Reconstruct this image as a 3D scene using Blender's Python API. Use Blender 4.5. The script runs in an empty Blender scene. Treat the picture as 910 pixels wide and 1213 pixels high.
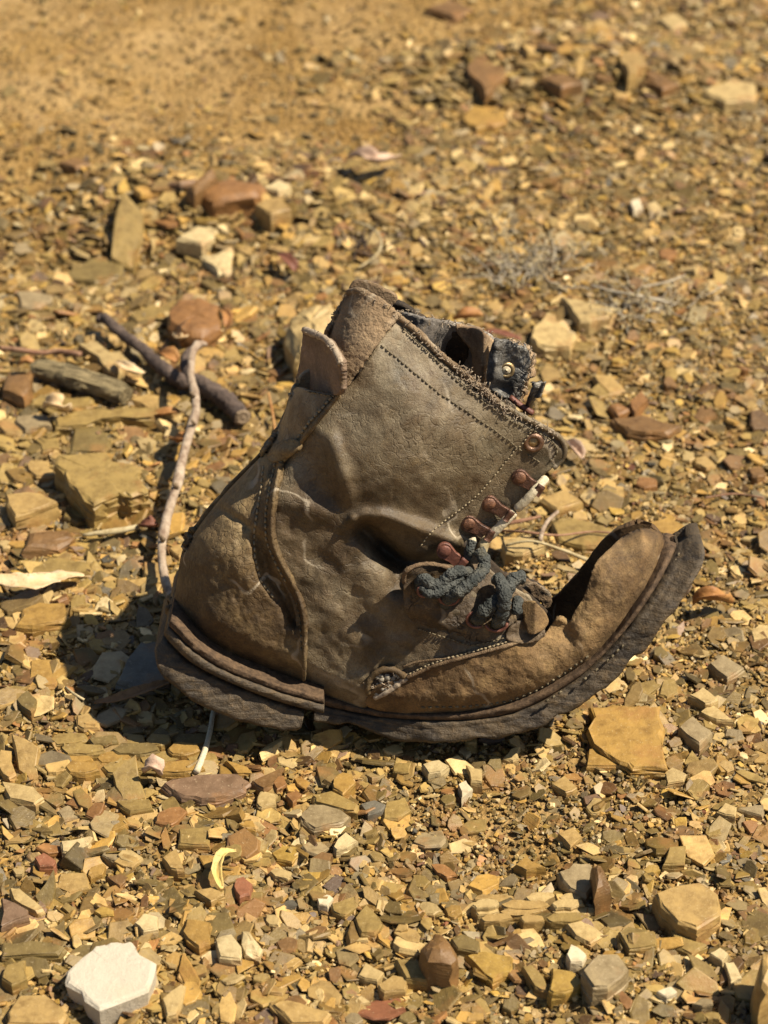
import bpy, math, random
import numpy as np
from mathutils import Vector

scene = bpy.context.scene
COL = scene.collection
random.seed(11)
RNG = np.random.default_rng(11)

# ------------------------------------------------------------------ camera, sky, sun, exposure
DIST, PITCH = 1.30, math.radians(35.0)
TANH = 0.279 / 1.30
cam_d = bpy.data.cameras.new('camera')
cam = bpy.data.objects.new('camera', cam_d)
COL.objects.link(cam)
CAMPOS = np.array([0.0, -DIST * math.cos(PITCH), DIST * math.sin(PITCH)])
cam.location = CAMPOS
cam.rotation_euler = (math.pi / 2 - PITCH, 0, 0)
cam_d.sensor_fit = 'VERTICAL'
cam_d.sensor_height = 24.0
cam_d.lens = 12.0 / TANH
cam_d.clip_start = 0.01
cam_d.clip_end = 500.0
cam_d.dof.use_dof = True
cam_d.dof.focus_distance = 1.10
cam_d.dof.aperture_fstop = (12.0 / TANH) / 7.6
scene.camera = cam

SUN_EL, SUN_AZ = math.radians(55.0), math.radians(-10.0)     # azimuth measured from +X towards +Y
sun_dir = Vector((math.cos(SUN_EL) * math.cos(SUN_AZ), math.cos(SUN_EL) * math.sin(SUN_AZ), math.sin(SUN_EL)))
world = bpy.data.worlds.new('World')
scene.world = world
world.use_nodes = True
nt = world.node_tree
sky = nt.nodes.new('ShaderNodeTexSky')
sky.sky_type = 'NISHITA'
sky.sun_disc = False
sky.sun_elevation = SUN_EL
sky.sun_rotation = math.pi / 2 - SUN_AZ
nt.links.new(sky.outputs[0], nt.nodes['Background'].inputs[0])
nt.nodes['Background'].inputs[1].default_value = 0.05
sun_d = bpy.data.lights.new('sun', 'SUN')
sun_d.energy = 5.0
sun_d.angle = math.radians(0.5)
sun_d.color = (1.0, 0.90, 0.74)
sun = bpy.data.objects.new('sun', sun_d)
COL.objects.link(sun)
sun.location = (2, 0, 3)
sun.rotation_euler = sun_dir.to_track_quat('Z', 'Y').to_euler()
scene.view_settings.view_transform = 'Standard'
scene.view_settings.look = 'None'
scene.view_settings.exposure = 0.86
scene.view_settings.gamma = 1.0

# ------------------------------------------------------------------ maths helpers
CR = np.array([1.0, 0, 0])
CU = np.array([0, math.sin(PITCH), math.cos(PITCH)])
CF = np.array([0, math.cos(PITCH), -math.sin(PITCH)])

def ray(px, py):
    px = np.asarray(px, float)[..., None]; py = np.asarray(py, float)[..., None]
    return CF + CR * (px - 455.0) / 606.5 * TANH - CU * (py - 606.5) / 606.5 * TANH

def project(x, y, z):
    p = np.stack([x, y, z], -1) - CAMPOS
    f = p @ CF
    return 455 + (p @ CR) / f / TANH * 606.5, 606.5 - (p @ CU) / f / TANH * 606.5

def _hash(ix, iy, seed):
    h = (ix * 374761393 + iy * 668265263 + seed * 974634777) & 0xffffffff
    h = ((h ^ (h >> 13)) * 1274126177) & 0xffffffff
    return ((h ^ (h >> 16)) & 0xffff) / 65535.0

def vnoise(x, y, seed=0):
    x = np.asarray(x, float); y = np.asarray(y, float)
    ix = np.floor(x).astype(np.int64); iy = np.floor(y).astype(np.int64)
    fx = x - ix; fy = y - iy
    fx = fx * fx * (3 - 2 * fx); fy = fy * fy * (3 - 2 * fy)
    a = _hash(ix, iy, seed); b = _hash(ix + 1, iy, seed)
    c = _hash(ix, iy + 1, seed); d = _hash(ix + 1, iy + 1, seed)
    return (a * (1 - fx) + b * fx) * (1 - fy) + (c * (1 - fx) + d * fx) * fy * 1.0 - 0.5

def fbm(x, y, seed=0, o=4):
    s = 0; a = 1.0
    for i in range(o):
        s = s + a * vnoise(np.asarray(x) * 2 ** i + 17.3 * i, np.asarray(y) * 2 ** i - 9.1 * i, seed + i)
        a *= 0.5
    return s

def gauss(px, py, cx, cy, sx, sy):
    return np.exp(-((px - cx) / sx) ** 2 - ((py - cy) / sy) ** 2)

def gh(x, y):
    """height of the ground sheet"""
    x = np.asarray(x, float); y = np.asarray(y, float)
    z = 0.010 * fbm(x * 7, y * 7, 3, 3) + 0.004 * fbm(x * 45, y * 45, 8, 3)
    flat = np.exp(-((x + 0.02) / 0.22) ** 2 - ((y + 0.13) / 0.12) ** 2)
    z = z * (1 - 0.75 * flat)
    px, py = project(x, y, np.zeros_like(x))
    z = z + 0.016 * gauss(px, py, 625, 690, 55, 40)          # sandy heap behind the instep
    z = z + 0.020 * gauss(px, py, 260, 240, 190, 60)         # low rubble bank
    z = z + 0.030 * gauss(px, py, 690, 90, 160, 40)          # second rubble bank
    z = z - 0.012 * gauss(px, py, 120, 300, 120, 30)
    return z

def gpos(px, py, h=0.0):
    """point on the ground (raised h) seen at a pixel of the photograph"""
    px = np.asarray(px, float); py = np.asarray(py, float)
    d = ray(px, py)
    z = np.zeros(px.shape)
    for _ in range(8):
        t = (z + h - CAMPOS[2]) / d[..., 2]
        q = CAMPOS + d * t[..., None]
        z = gh(q[..., 0], q[..., 1])
    return q

def seg_dist(px, py, line):
    px = np.asarray(px, float); py = np.asarray(py, float)
    best = np.full(px.shape, 1e9); bx = np.zeros(px.shape); by = np.zeros(px.shape)
    for (x0, y0), (x1, y1) in zip(line[:-1], line[1:]):
        dx, dy = x1 - x0, y1 - y0
        t = np.clip(((px - x0) * dx + (py - y0) * dy) / (dx * dx + dy * dy + 1e-12), 0, 1)
        qx, qy = x0 + t * dx, y0 + t * dy
        d = np.hypot(px - qx, py - qy)
        m = d < best
        best = np.where(m, d, best); bx = np.where(m, qx, bx); by = np.where(m, qy, by)
    return best, bx, by

def inside(px, py, poly):
    px = np.asarray(px, float); py = np.asarray(py, float)
    c = np.zeros(px.shape, bool)
    n = len(poly)
    for i in range(n):
        x0, y0 = poly[i]; x1, y1 = poly[(i + 1) % n]
        if y0 == y1: continue
        m = ((y0 > py) != (y1 > py)) & (px < (x1 - x0) * (py - y0) / (y1 - y0) + x0)
        c ^= m
    return c

def smooth_line(pts, step=4.0, closed=False):
    """Catmull-Rom resampling of a traced line"""
    p = [np.array(q, float) for q in pts]
    n = len(p); out = []
    rng = n if closed else n - 1
    for i in range(rng):
        if closed: a, b, c, d = p[i - 1], p[i], p[(i + 1) % n], p[(i + 2) % n]
        else: a, b, c, d = p[max(i - 1, 0)], p[i], p[i + 1], p[min(i + 2, n - 1)]
        k = max(1, int(np.linalg.norm(c[:2] - b[:2]) / step))
        for j in range(k):
            t = j / k
            out.append(0.5 * ((2 * b) + (c - a) * t + (2 * a - 5 * b + 4 * c - d) * t * t + (3 * b - a - 3 * c + d) * t ** 3))
    if not closed: out.append(p[-1])
    return [tuple(q) for q in out]

# ------------------------------------------------------------------ object helpers
def mesh_obj(name, verts, faces, mat=None, parent=None, smooth=False, loc=None):
    me = bpy.data.meshes.new(name)
    me.from_pydata([tuple(v) for v in verts], [], faces)
    if smooth: me.polygons.foreach_set('use_smooth', [True] * len(me.polygons))
    me.update()
    o = bpy.data.objects.new(name, me)
    COL.objects.link(o)
    if mat: me.materials.append(mat)
    if parent: o.parent = parent
    if loc is not None: o.location = loc
    return o

def tag(o, label=None, cat=None, group=None, kind=None):
    if label: o['label'] = label
    if cat: o['category'] = cat
    if group: o['group'] = group
    if kind: o['kind'] = kind
    return o

def set_col(o, rgb):
    me = o.data
    a = me.color_attributes.new('Col', 'FLOAT_COLOR', 'POINT')
    n = len(me.vertices)
    arr = np.ones((n, 4), np.float32)
    arr[:, :3] = rgb
    a.data.foreach_set('color', arr.ravel())

class MB:
    def __init__(s): s.v = []; s.f = []
    def add(s, v, f):
        b = len(s.v); s.v += [tuple(q) for q in v]; s.f += [tuple(i + b for i in q) for q in f]
    def tube(s, pts, rad, n=8, flat=1.0, wob=0.0, braid=0.0):
        pts = [np.array(p, float) for p in pts]
        m = len(pts)
        if not hasattr(rad, '__len__'): rad = [rad] * m
        t0 = pts[1] - pts[0]
        up = np.array([0.31, -0.8, 0.5]); 
        v = []
        nrm = None
        for i, p in enumerate(pts):
            t = pts[min(i + 1, m - 1)] - pts[max(i - 1, 0)]
            t = t / (np.linalg.norm(t) + 1e-12)
            if nrm is None: nrm = np.cross(t, up)
            nrm = nrm - t * np.dot(nrm, t); nrm /= (np.linalg.norm(nrm) + 1e-12)
            bi = np.cross(t, nrm)
            for k in range(n):
                a = 2 * math.pi * k / n
                r = rad[i] * (1 + wob * (random.random() - 0.5) + braid * (abs(math.sin(1.5 * a + i * 0.75)) + abs(math.sin(1.5 * a - i * 0.75)) - 1.2))
                v.append(p + nrm * math.cos(a) * r + bi * math.sin(a) * r * flat)
        f = []
        for i in range(m - 1):
            for k in range(n):
                k2 = (k + 1) % n
                f.append((i * n + k, i * n + k2, (i + 1) * n + k2, (i + 1) * n + k))
        f.append(tuple(range(n - 1, -1, -1))); f.append(tuple((m - 1) * n + k for k in range(n)))
        s.add(v, f)
    def build(s, name, mat, parent=None, smooth=True): return mesh_obj(name, s.v, s.f, mat, parent, smooth)

# ------------------------------------------------------------------ materials
def new_mat(name, rough=0.8, spec=0.3):
    m = bpy.data.materials.new(name); m.use_nodes = True
    n = m.node_tree
    b = n.nodes['Principled BSDF']
    b.inputs['Roughness'].default_value = rough
    b.inputs['Specular IOR Level'].default_value = spec
    return m, n, b

def N(n, t, **kw):
    x = n.nodes.new(t)
    for k, v in kw.items():
        if k in x.inputs.keys(): x.inputs[k].default_value = v
        else: setattr(x, k, v)
    return x

def noise(n, co, scale, detail=4, rough=0.6, dist=0.0):
    x = N(n, 'ShaderNodeTexNoise'); x.inputs['Scale'].default_value = scale
    x.inputs['Detail'].default_value = detail; x.inputs['Roughness'].default_value = rough
    x.inputs['Distortion'].default_value = dist
    n.links.new(co, x.inputs['Vector']); return x.outputs['Fac']

def ramp(n, fac, stops):
    r = N(n, 'ShaderNodeValToRGB')
    e = r.color_ramp.elements
    while len(e) < len(stops): e.new(0.5)
    for q, (p, c) in zip(e, stops):
        q.position = p
        q.color = (c, c, c, 1) if not hasattr(c, '__len__') else (*c, 1)
    n.links.new(fac, r.inputs[0]); return r.outputs[0]

def mix(n, fac, a, b, mode='MIX'):
    x = N(n, 'ShaderNodeMix', data_type='RGBA', blend_type=mode)
    for s, v in ((x.inputs[0], fac), (x.inputs[6], a), (x.inputs[7], b)):
        if hasattr(v, 'is_linked'): n.links.new(v, s)
        elif hasattr(v, '__len__'): s.default_value = (*v, 1)
        else: s.default_value = v
    return x.outputs[2]

def math_n(n, op, a, b=0.0):
    x = N(n, 'ShaderNodeMath', operation=op)
    for s, v in ((x.inputs[0], a), (x.inputs[1], b)):
        if hasattr(v, 'is_linked'): n.links.new(v, s)
        else: s.default_value = v
    return x.outputs[0]

def bump(n, b, h, dist, strength=1.0, prev=None):
    x = N(n, 'ShaderNodeBump'); x.inputs['Strength'].default_value = strength
    x.inputs['Distance'].default_value = dist
    n.links.new(h, x.inputs['Height'])
    if prev is not None: n.links.new(prev, x.inputs['Normal'])
    n.links.new(x.outputs[0], b.inputs['Normal']); return x.outputs[0]

def objco(n, scale=None, rot=0.0):
    t = N(n, 'ShaderNodeTexCoord').outputs['Object']
    if scale:
        m = N(n, 'ShaderNodeMapping'); m.inputs['Scale'].default_value = scale
        if rot:
            k = N(n, 'ShaderNodeMapping'); k.inputs['Rotation'].default_value = (0, 0, rot)
            n.links.new(t, k.inputs['Vector']); t = k.outputs[0]
        n.links.new(t, m.inputs['Vector']); return m.outputs[0]
    return t

M = {}
def make_shale():
    m, n, b = new_mat('shale', 0.55, 0.40)
    co = objco(n)
    at = N(n, 'ShaderNodeAttribute'); at.attribute_name = 'Col'
    n1 = noise(n, co, 150, 5, 0.65)
    n2 = noise(n, co, 700, 4, 0.7)
    n3 = noise(n, co, 48, 4, 0.6)
    c = mix(n, 1.0, at.outputs[0], ramp(n, n1, [(0.28, (0.58, 0.53, 0.45)), (0.5, (1, 1, 1)), (0.72, (1.25, 1.25, 1.22))]), 'MULTIPLY')
    c = mix(n, ramp(n, n3, [(0.54, 0.0), (0.66, 0.5)]), c, (0.26, 0.12, 0.035))
    c = mix(n, ramp(n, n2, [(0.60, 0.0), (0.74, 0.35)]), c, (0.62, 0.50, 0.30))
    n.links.new(c, b.inputs['Base Color'])
    lay = noise(n, objco(n, (30, 30, 1100)), 1.0, 3, 0.6)
    p = bump(n, b, lay, 0.0006, 0.5)
    p = bump(n, b, n1, 0.0007, 0.6, p)
    bump(n, b, n2, 0.0003, 0.7, p)
    return m
M['shale'] = make_shale()

def make_white():
    m, n, b = new_mat('pale_quartz', 0.6, 0.35)
    co = objco(n)
    c = mix(n, noise(n, co, 160, 6, 0.7), (0.36, 0.31, 0.23), (0.54, 0.48, 0.37))
    c = mix(n, ramp(n, noise(n, co, 40, 4, 0.6), [(0.5, 0.0), (0.8, 0.5)]), c, (0.42, 0.32, 0.19))
    n.links.new(c, b.inputs['Base Color'])
    bump(n, b, noise(n, co, 420, 5, 0.75), 0.0009, 0.8)
    return m
M['white'] = make_white()

def make_ground():
    m, n, b = new_mat('ochre_soil', 0.95, 0.1)
    co = objco(n)
    n1 = noise(n, co, 12, 6, 0.6); n2 = noise(n, co, 220, 5, 0.7)
    c = mix(n, ramp(n, n1, [(0.3, 0.0), (0.7, 1.0)]), (0.190, 0.112, 0.036), (0.300, 0.192, 0.070))
    c = mix(n, 1.0, c, ramp(n, n2, [(0.3, (0.65, 0.6, 0.55)), (0.7, (1.3, 1.3, 1.25))]), 'MULTIPLY')
    c = mix(n, ramp(n, noise(n, co, 5, 5, 0.7, 0.6), [(0.45, 0.0), (0.62, 0.7)]), c, (0.40, 0.27, 0.12))
    c = mix(n, ramp(n, noise(n, co, 30, 6, 0.75), [(0.58, 0.0), (0.72, 0.4)]), c, (0.16, 0.095, 0.036))
    v = N(n, 'ShaderNodeTexVoronoi'); v.inputs['Scale'].default_value = 260
    n.links.new(co, v.inputs['Vector'])
    c = mix(n, 1.0, c, ramp(n, v.outputs['Distance'], [(0.0, (0.72, 0.68, 0.6)), (0.5, (1.1, 1.1, 1.1))]), 'MULTIPLY')
    n.links.new(c, b.inputs['Base Color'])
    p = bump(n, b, v.outputs['Distance'], 0.0025, 0.9)
    bump(n, b, n2, 0.003, 0.9, p)
    return m
M['soil'] = make_ground()

def make_leather(name, base, dark, scuff, scuff_lo=0.52, crack=0.6, rough=0.52, fine=900, pits=0.0006, dust=(0.30, 0.21, 0.10), dust_lo=0.55, dust_amt=0.6, lump=0.7):
    m, n, b = new_mat(name, rough, 0.42)
    co = objco(n)
    n1 = noise(n, co, 26, 5, 0.62, 0.4)
    n2 = noise(n, co, 75, 6, 0.68, 0.3)
    n3 = noise(n, co, fine, 3, 0.7)
    v = N(n, 'ShaderNodeTexVoronoi', feature='DISTANCE_TO_EDGE'); v.inputs['Scale'].default_value = 150
    warp = N(n, 'ShaderNodeTexNoise'); warp.inputs['Scale'].default_value = 60; warp.inputs['Detail'].default_value = 3
    n.links.new(co, warp.inputs['Vector'])
    wm = N(n, 'ShaderNodeVectorMath', operation='SCALE'); wm.inputs[3].default_value = 0.03
    n.links.new(warp.outputs['Color'], wm.inputs[0])
    wa = N(n, 'ShaderNodeVectorMath', operation='ADD')
    n.links.new(co, wa.inputs[0]); n.links.new(wm.outputs[0], wa.inputs[1])
    n.links.new(wa.outputs[0], v.inputs['Vector'])
    crk = ramp(n, v.outputs['Distance'], [(0.0, 0.0), (0.07, 1.0)])
    area = ramp(n, noise(n, co, 22, 4, 0.6), [(0.46, 0.0), (0.58, 1.0)])      # cracked only in places
    crm = mix(n, area, (1, 1, 1), crk)
    c = mix(n, ramp(n, n1, [(0.38, 0.0), (0.60, 1.0)]), dark, base)
    c = mix(n, ramp(n, n2, [(0.40, 0.0), (0.68, 0.75)]), c, tuple(x * 1.55 for x in base))
    c = mix(n, ramp(n, noise(n, co, 38, 6, 0.75, 0.8), [(scuff_lo, 0.0), (scuff_lo + 0.16, 0.75)]), c, scuff)
    c = mix(n, ramp(n, noise(n, co, 130, 5, 0.8), [(dust_lo, 0.0), (dust_lo + 0.14, dust_amt)]), c, dust)
    c = mix(n, 1.0, c, ramp(n, n3, [(0.3, (0.75, 0.74, 0.72)), (0.7, (1.25, 1.25, 1.25))]), 'MULTIPLY')
    c = mix(n, 1.0, c, mix(n, crack, (1, 1, 1), mix(n, crm, (0.35, 0.30, 0.25), (1, 1, 1))), 'MULTIPLY')
    c = mix(n, 1.0, c, ramp(n, noise(n, co, 11, 5, 0.65, 0.5), [(0.40, (0.50, 0.44, 0.38)), (0.60, (1.22, 1.24, 1.28))]), 'MULTIPLY')
    # long pale scratches
    mu = N(n, 'ShaderNodeTexWave', wave_type='BANDS', bands_direction='DIAGONAL')
    mu.inputs['Scale'].default_value = 9; mu.inputs['Distortion'].default_value = 9; mu.inputs['Detail'].default_value = 3; mu.inputs['Detail Scale'].default_value = 2.2
    n.links.new(co, mu.inputs['Vector'])
    sc = math_n(n, 'MULTIPLY', ramp(n, mu.outputs['Fac'], [(0.985, 0.0), (1.0, 0.6)]), ramp(n, noise(n, co, 30, 2), [(0.48, 0.0), (0.62, 1.0)]))
    c = mix(n, sc, c, (0.42, 0.35, 0.25))
    n.links.new(c, b.inputs['Base Color'])
    n.links.new(ramp(n, n2, [(0.3, rough - 0.10), (0.7, min(1.0, rough + 0.22))]), b.inputs['Roughness'])
    p = bump(n, b, n1, 0.0016, 0.4)
    p = bump(n, b, n2, 0.0011, lump, p)
    p = bump(n, b, crm, 0.0009, min(1.0, crack * 1.3), p)
    p = bump(n, b, n3, pits, 0.8, p)
    return m
M['leather'] = make_leather('worn_leather', (0.114, 0.081, 0.044), (0.064, 0.054, 0.033), (0.222, 0.181, 0.113), 0.42, 0.26, 0.52, 1300, 0.0004, dust=(0.199, 0.140, 0.067))
M['counter'] = make_leather('dusty_heel_leather', (0.119, 0.079, 0.034), (0.062, 0.043, 0.021), (0.186, 0.138, 0.069), 0.50, 0.28, 0.66, 700, 0.0006, dust=(0.218, 0.152, 0.064), dust_lo=0.49, lump=0.35)
M['toe'] = make_leather('dusty_toe_suede', (0.140, 0.085, 0.034), (0.091, 0.055, 0.023), (0.186, 0.122, 0.057), 0.52, 0.15, 0.8, 900, 0.0006, dust=(0.228, 0.148, 0.059), dust_lo=0.50, lump=0.45)
M['suede'] = make_leather('raw_suede', (0.185, 0.126, 0.070), (0.134, 0.090, 0.051), (0.237, 0.180, 0.107), 0.5, 0.0, 0.95, 900, 0.0018, dust=(0.257, 0.185, 0.097))
M['tab'] = make_leather('dark_strap_leather', (0.156, 0.105, 0.066), (0.101, 0.070, 0.047), (0.203, 0.140, 0.094), 0.55, 0.0, 0.9, 900, 0.0010)
M['blackleather'] = make_leather('black_leather', (0.098, 0.094, 0.083), (0.046, 0.044, 0.040), (0.423, 0.390, 0.316), 0.50, 0.5, 0.34, 600, 0.0008, dust_amt=0.15)
M['cracked'] = make_leather('cracked_facing_leather', (0.098, 0.067, 0.036), (0.049, 0.036, 0.022), (0.144, 0.108, 0.068), 0.56, 1.0, 0.6, 800, 0.0007)
M['lining'] = make_leather('grey_canvas_lining', (0.206, 0.187, 0.160), (0.074, 0.066, 0.061), (0.394, 0.355, 0.300), 0.48, 0.0, 0.95, 1200, 0.001)
M['canvas'] = make_leather('tan_canvas', (0.374, 0.262, 0.150), (0.206, 0.136, 0.079), (0.449, 0.347, 0.224), 0.52, 0.0, 0.95, 1200, 0.0014)
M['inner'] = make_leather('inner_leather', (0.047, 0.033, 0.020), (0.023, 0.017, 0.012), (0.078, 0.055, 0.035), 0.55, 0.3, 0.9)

def make_sole():
    m, n, b = new_mat('worn_sole', 0.60, 0.35)
    co = objco(n)
    st = noise(n, objco(n, (22, 22, 420)), 1.0, 5, 0.65, 0.5)
    n2 = noise(n, co, 190, 6, 0.7)
    c = mix(n, ramp(n, noise(n, co, 28, 5, 0.65), [(0.35, 0.0), (0.65, 1.0)]), (0.047, 0.036, 0.023), (0.090, 0.063, 0.035))
    c = mix(n, ramp(n, n2, [(0.50, 0.0), (0.66, 0.6)]), c, (0.154, 0.102, 0.049))
    c = mix(n, ramp(n, st, [(0.55, 0.0), (0.72, 0.45)]), c, (0.127, 0.079, 0.035))
    c = mix(n, ramp(n, noise(n, objco(n, (60, 60, 160)), 1.0, 5, 0.75), [(0.50, 0.0), (0.60, 0.75)]), c, (0.024, 0.018, 0.013))
    c = mix(n, ramp(n, noise(n, co, 420, 4, 0.7), [(0.60, 0.0), (0.72, 0.7)]), c, (0.022, 0.016, 0.011))
    n.links.new(c, b.inputs['Base Color'])
    p = bump(n, b, st, 0.0010, 0.8)
    p = bump(n, b, n2, 0.0016, 0.8, p)
    bump(n, b, noise(n, co, 700, 4, 0.7), 0.0006, 0.8, p)
    return m
M['sole'] = make_sole()

def simple(name, c1, c2, sc=120, rough=0.8, bd=0.0008, spec=0.3, stretch=None, metal=0.0, rot=0.0):
    m, n, b = new_mat(name, rough, spec)
    co = objco(n, stretch, rot)
    f = noise(n, co, sc, 5, 0.7)
    n.links.new(mix(n, ramp(n, f, [(0.36, 0.0), (0.64, 1.0)]), c1, c2), b.inputs['Base Color'])
    b.inputs['Metallic'].default_value = metal
    bump(n, b, f, bd, 0.9)
    return m
M['welt'] = simple('brown_welt', (0.045, 0.028, 0.016), (0.125, 0.078, 0.042), 260, 0.85, 0.0015)
M['thread'] = simple('pale_thread', (0.192, 0.148, 0.089), (0.311, 0.252, 0.155), 800, 0.9, 0.0003)
M['darkthread'] = simple('dull_thread', (0.074, 0.058, 0.033), (0.192, 0.155, 0.096), 500, 0.9, 0.0003)
M['fray'] = simple('frayed_fibre', (0.222, 0.163, 0.111), (0.385, 0.311, 0.222), 500, 0.95, 0.0003)
M['rust'] = simple('rusty_metal', (0.035, 0.018, 0.012), (0.135, 0.062, 0.036), 330, 0.42, 0.0010, 0.5, metal=0.35)
M['redmetal'] = simple('rusty_red_eyelet', (0.085, 0.032, 0.022), (0.18, 0.075, 0.05), 400, 0.5, 0.0004, metal=0.1)
M['copper'] = simple('brown_metal', (0.10, 0.055, 0.032), (0.22, 0.13, 0.08), 500, 0.35, 0.0004, 0.5, metal=0.5)
M['brass'] = simple('dull_brass', (0.222, 0.148, 0.067), (0.370, 0.281, 0.148), 400, 0.35, 0.0004, metal=0.6)
M['cord'] = simple('cream_cord', (0.444, 0.370, 0.237), (0.577, 0.503, 0.355), 700, 0.9, 0.0005)
M['twigpale'] = simple('pale_bare_twig', (0.175, 0.115, 0.075), (0.40, 0.315, 0.225), 1.0, 0.75, 0.0015, stretch=(160, 160, 90))
M['twigdark'] = simple('dark_bark', (0.044, 0.031, 0.025), (0.126, 0.089, 0.067), 110, 0.85, 0.003)
M['wood'] = simple('weathered_wood', (0.075, 0.055, 0.026), (0.34, 0.265, 0.135), 1.0, 0.9, 0.004, stretch=(40, 420, 420), rot=math.radians(25))
M['cutwood'] = simple('cut_wood', (0.118, 0.081, 0.048), (0.244, 0.178, 0.111), 260, 0.9, 0.0015)
M['stem'] = simple('reddish_stem', (0.163, 0.074, 0.041), (0.266, 0.155, 0.089), 200, 0.8, 0.0005)
M['straw'] = simple('dry_straw', (0.266, 0.200, 0.096), (0.429, 0.355, 0.207), 200, 0.85, 0.0004)
M['drygrey'] = simple('dry_grey_stalk', (0.222, 0.178, 0.118), (0.414, 0.363, 0.274), 200, 0.9, 0.0004)

def lace_mat():
    m, n, b = new_mat('blue_grey_lace', 0.92, 0.15)
    co = objco(n)
    v = N(n, 'ShaderNodeTexVoronoi'); v.inputs['Scale'].default_value = 900
    n.links.new(co, v.inputs['Vector'])
    c = mix(n, ramp(n, noise(n, co, 150, 5, 0.7), [(0.35, 0.0), (0.65, 1.0)]), (0.028, 0.031, 0.029), (0.088, 0.090, 0.080))
    c = mix(n, ramp(n, noise(n, co, 90, 4, 0.7), [(0.56, 0.0), (0.70, 0.5)]), c, (0.11, 0.095, 0.06))
    n.links.new(c, b.inputs['Base Color'])
    bump(n, b, v.outputs['Distance'], 0.0008, 1.0)
    return m
M['lace'] = lace_mat()

def leaf_mat(name, c1, c2, tr=0.25):
    m, n, b = new_mat(name, 0.6, 0.3)
    co = objco(n)
    n.links.new(mix(n, ramp(n, noise(n, co, 70, 5, 0.6), [(0.35, 0.0), (0.65, 1.0)]), c1, mix(n, ramp(n, noise(n, co, 380, 4, 0.8), [(0.52, 0.0), (0.66, 0.8)]), c2, tuple(x * 0.35 for x in c1))), b.inputs['Base Color'])
    bump(n, b, noise(n, co, 260, 4, 0.7), 0.0006, 0.8)
    return m
M['leaf_cream'] = leaf_mat('cream_dry_leaf', (0.480, 0.320, 0.152), (0.600, 0.480, 0.304))
M['leaf_orange'] = leaf_mat('orange_dry_leaf', (0.24, 0.10, 0.030), (0.38, 0.20, 0.065))
M['leaf_red'] = leaf_mat('red_dry_leaf', (0.11, 0.040, 0.024), (0.20, 0.080, 0.045))
M['leaf_yellow'] = leaf_mat('yellow_dry_leaf', (0.480, 0.336, 0.096), (0.560, 0.416, 0.160))
M['leaf_brown'] = leaf_mat('brown_dry_leaf', (0.192, 0.096, 0.036), (0.320, 0.176, 0.072))
M['leaf_pink'] = leaf_mat('pinkish_dry_leaf', (0.368, 0.240, 0.160), (0.496, 0.368, 0.264))

# ================================================================== ground
def build_ground():
    xs = np.concatenate([[-60, -20, -6, -2, -1.0], np.arange(-0.60, 0.601, 0.006), [1.0, 2, 6, 20, 60]])
    ys = np.concatenate([[-60, -20, -6, -2, -0.9], np.arange(-0.55, 1.40, 0.006), [1.6, 2.0, 3, 6, 20, 60]])
    X, Y = np.meshgrid(xs, ys)
    Z = gh(X, Y)
    far = (np.abs(X) > 0.9) | (Y > 1.8) | (Y < -0.8)
    Z = np.where(far, 0.02 * vnoise(X, Y, 4), Z)
    v = np.stack([X, Y, Z - 0.001], -1).reshape(-1, 3)
    W = len(xs)
    f = [(j * W + i, j * W + i + 1, (j + 1) * W + i + 1, (j + 1) * W + i) for j in range(len(ys) - 1) for i in range(W - 1)]
    o = mesh_obj('ground', v, f, M['soil'], smooth=True)
    tag(o, kind='structure')
    return o
build_ground()

# ================================================================== the boot
LEAN = math.radians(10.0)
BN = np.array([0, -math.cos(LEAN), math.sin(LEAN)])      # normal of the boot's middle plane, towards the near side
BV = np.array([0, math.sin(LEAN), math.cos(LEAN)])
BU = np.array([1.0, 0, 0])
_near = gpos(np.array([480.0]), np.array([880.0]), 0.013)[0]
R0 = _near - 0.043 * BN
boot = bpy.data.objects.new('old_boot', None)
COL.objects.link(boot)
boot.empty_display_size = 0.05
boot.location = R0
boot.rotation_euler = (-LEAN, 0, 0)
tag(boot, 'old cracked brown leather ankle boot with curled up sole, lying abandoned on the stony ground', 'boot')

def P(px, py, w):
    """boot-local point for a traced point of the outline that lies w metres off the boot's middle plane"""
    d = ray(px, py); w = np.asarray(w, float)
    t = ((R0 - CAMPOS) @ BN + w) / (d @ BN)
    q = CAMPOS + d * t[..., None] - R0
    return np.stack([q @ BU, -(q @ BN), q @ BV], -1)       # local axes X, Y (away), Z

CTRL = np.array([
 (205,735,34),(208,690,33),(215,650,32),(250,600,30),(290,555,26),(250,700,37),(300,740,38),(250,760,35),(350,790,36),(330,700,37),(300,610,33),(340,600,36),(400,700,38),(400,600,38),
 (400,800,38),(400,850,38),(450,760,40),(500,760,41.5),(460,640,38),(520,700,41),(570,740,42),(560,800,46),(620,790,46),(500,850,44),(620,850,45),(680,760,42),(730,700,37),
 (770,650,30),(790,660,26),(640,740,39),(335,520,28),(345,470,26),(380,480,30),(390,420,24),(420,380,22),(470,380,22),(450,500,41),(500,450,34),(550,500,35),
 (550,440,28),(600,480,30),(665,525,25),(640,570,25),(600,620,25),(560,650,27),(530,620,31),(500,560,42),(430,560,43)], float)
def tps_fit(c):
    x, y, z = c[:, 0] / 100, c[:, 1] / 100, c[:, 2] / 1000
    d2 = (x[:, None] - x) ** 2 + (y[:, None] - y) ** 2
    K = 0.5 * d2 * np.log(d2 + 1e-9) + np.eye(len(x)) * 0.05
    Pm = np.stack([np.ones_like(x), x, y], 1)
    A = np.block([[K, Pm], [Pm.T, np.zeros((3, 3))]])
    s = np.linalg.solve(A, np.concatenate([z, np.zeros(3)]))
    return x, y, s
_tx, _ty, _ts = tps_fit(CTRL)
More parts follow.
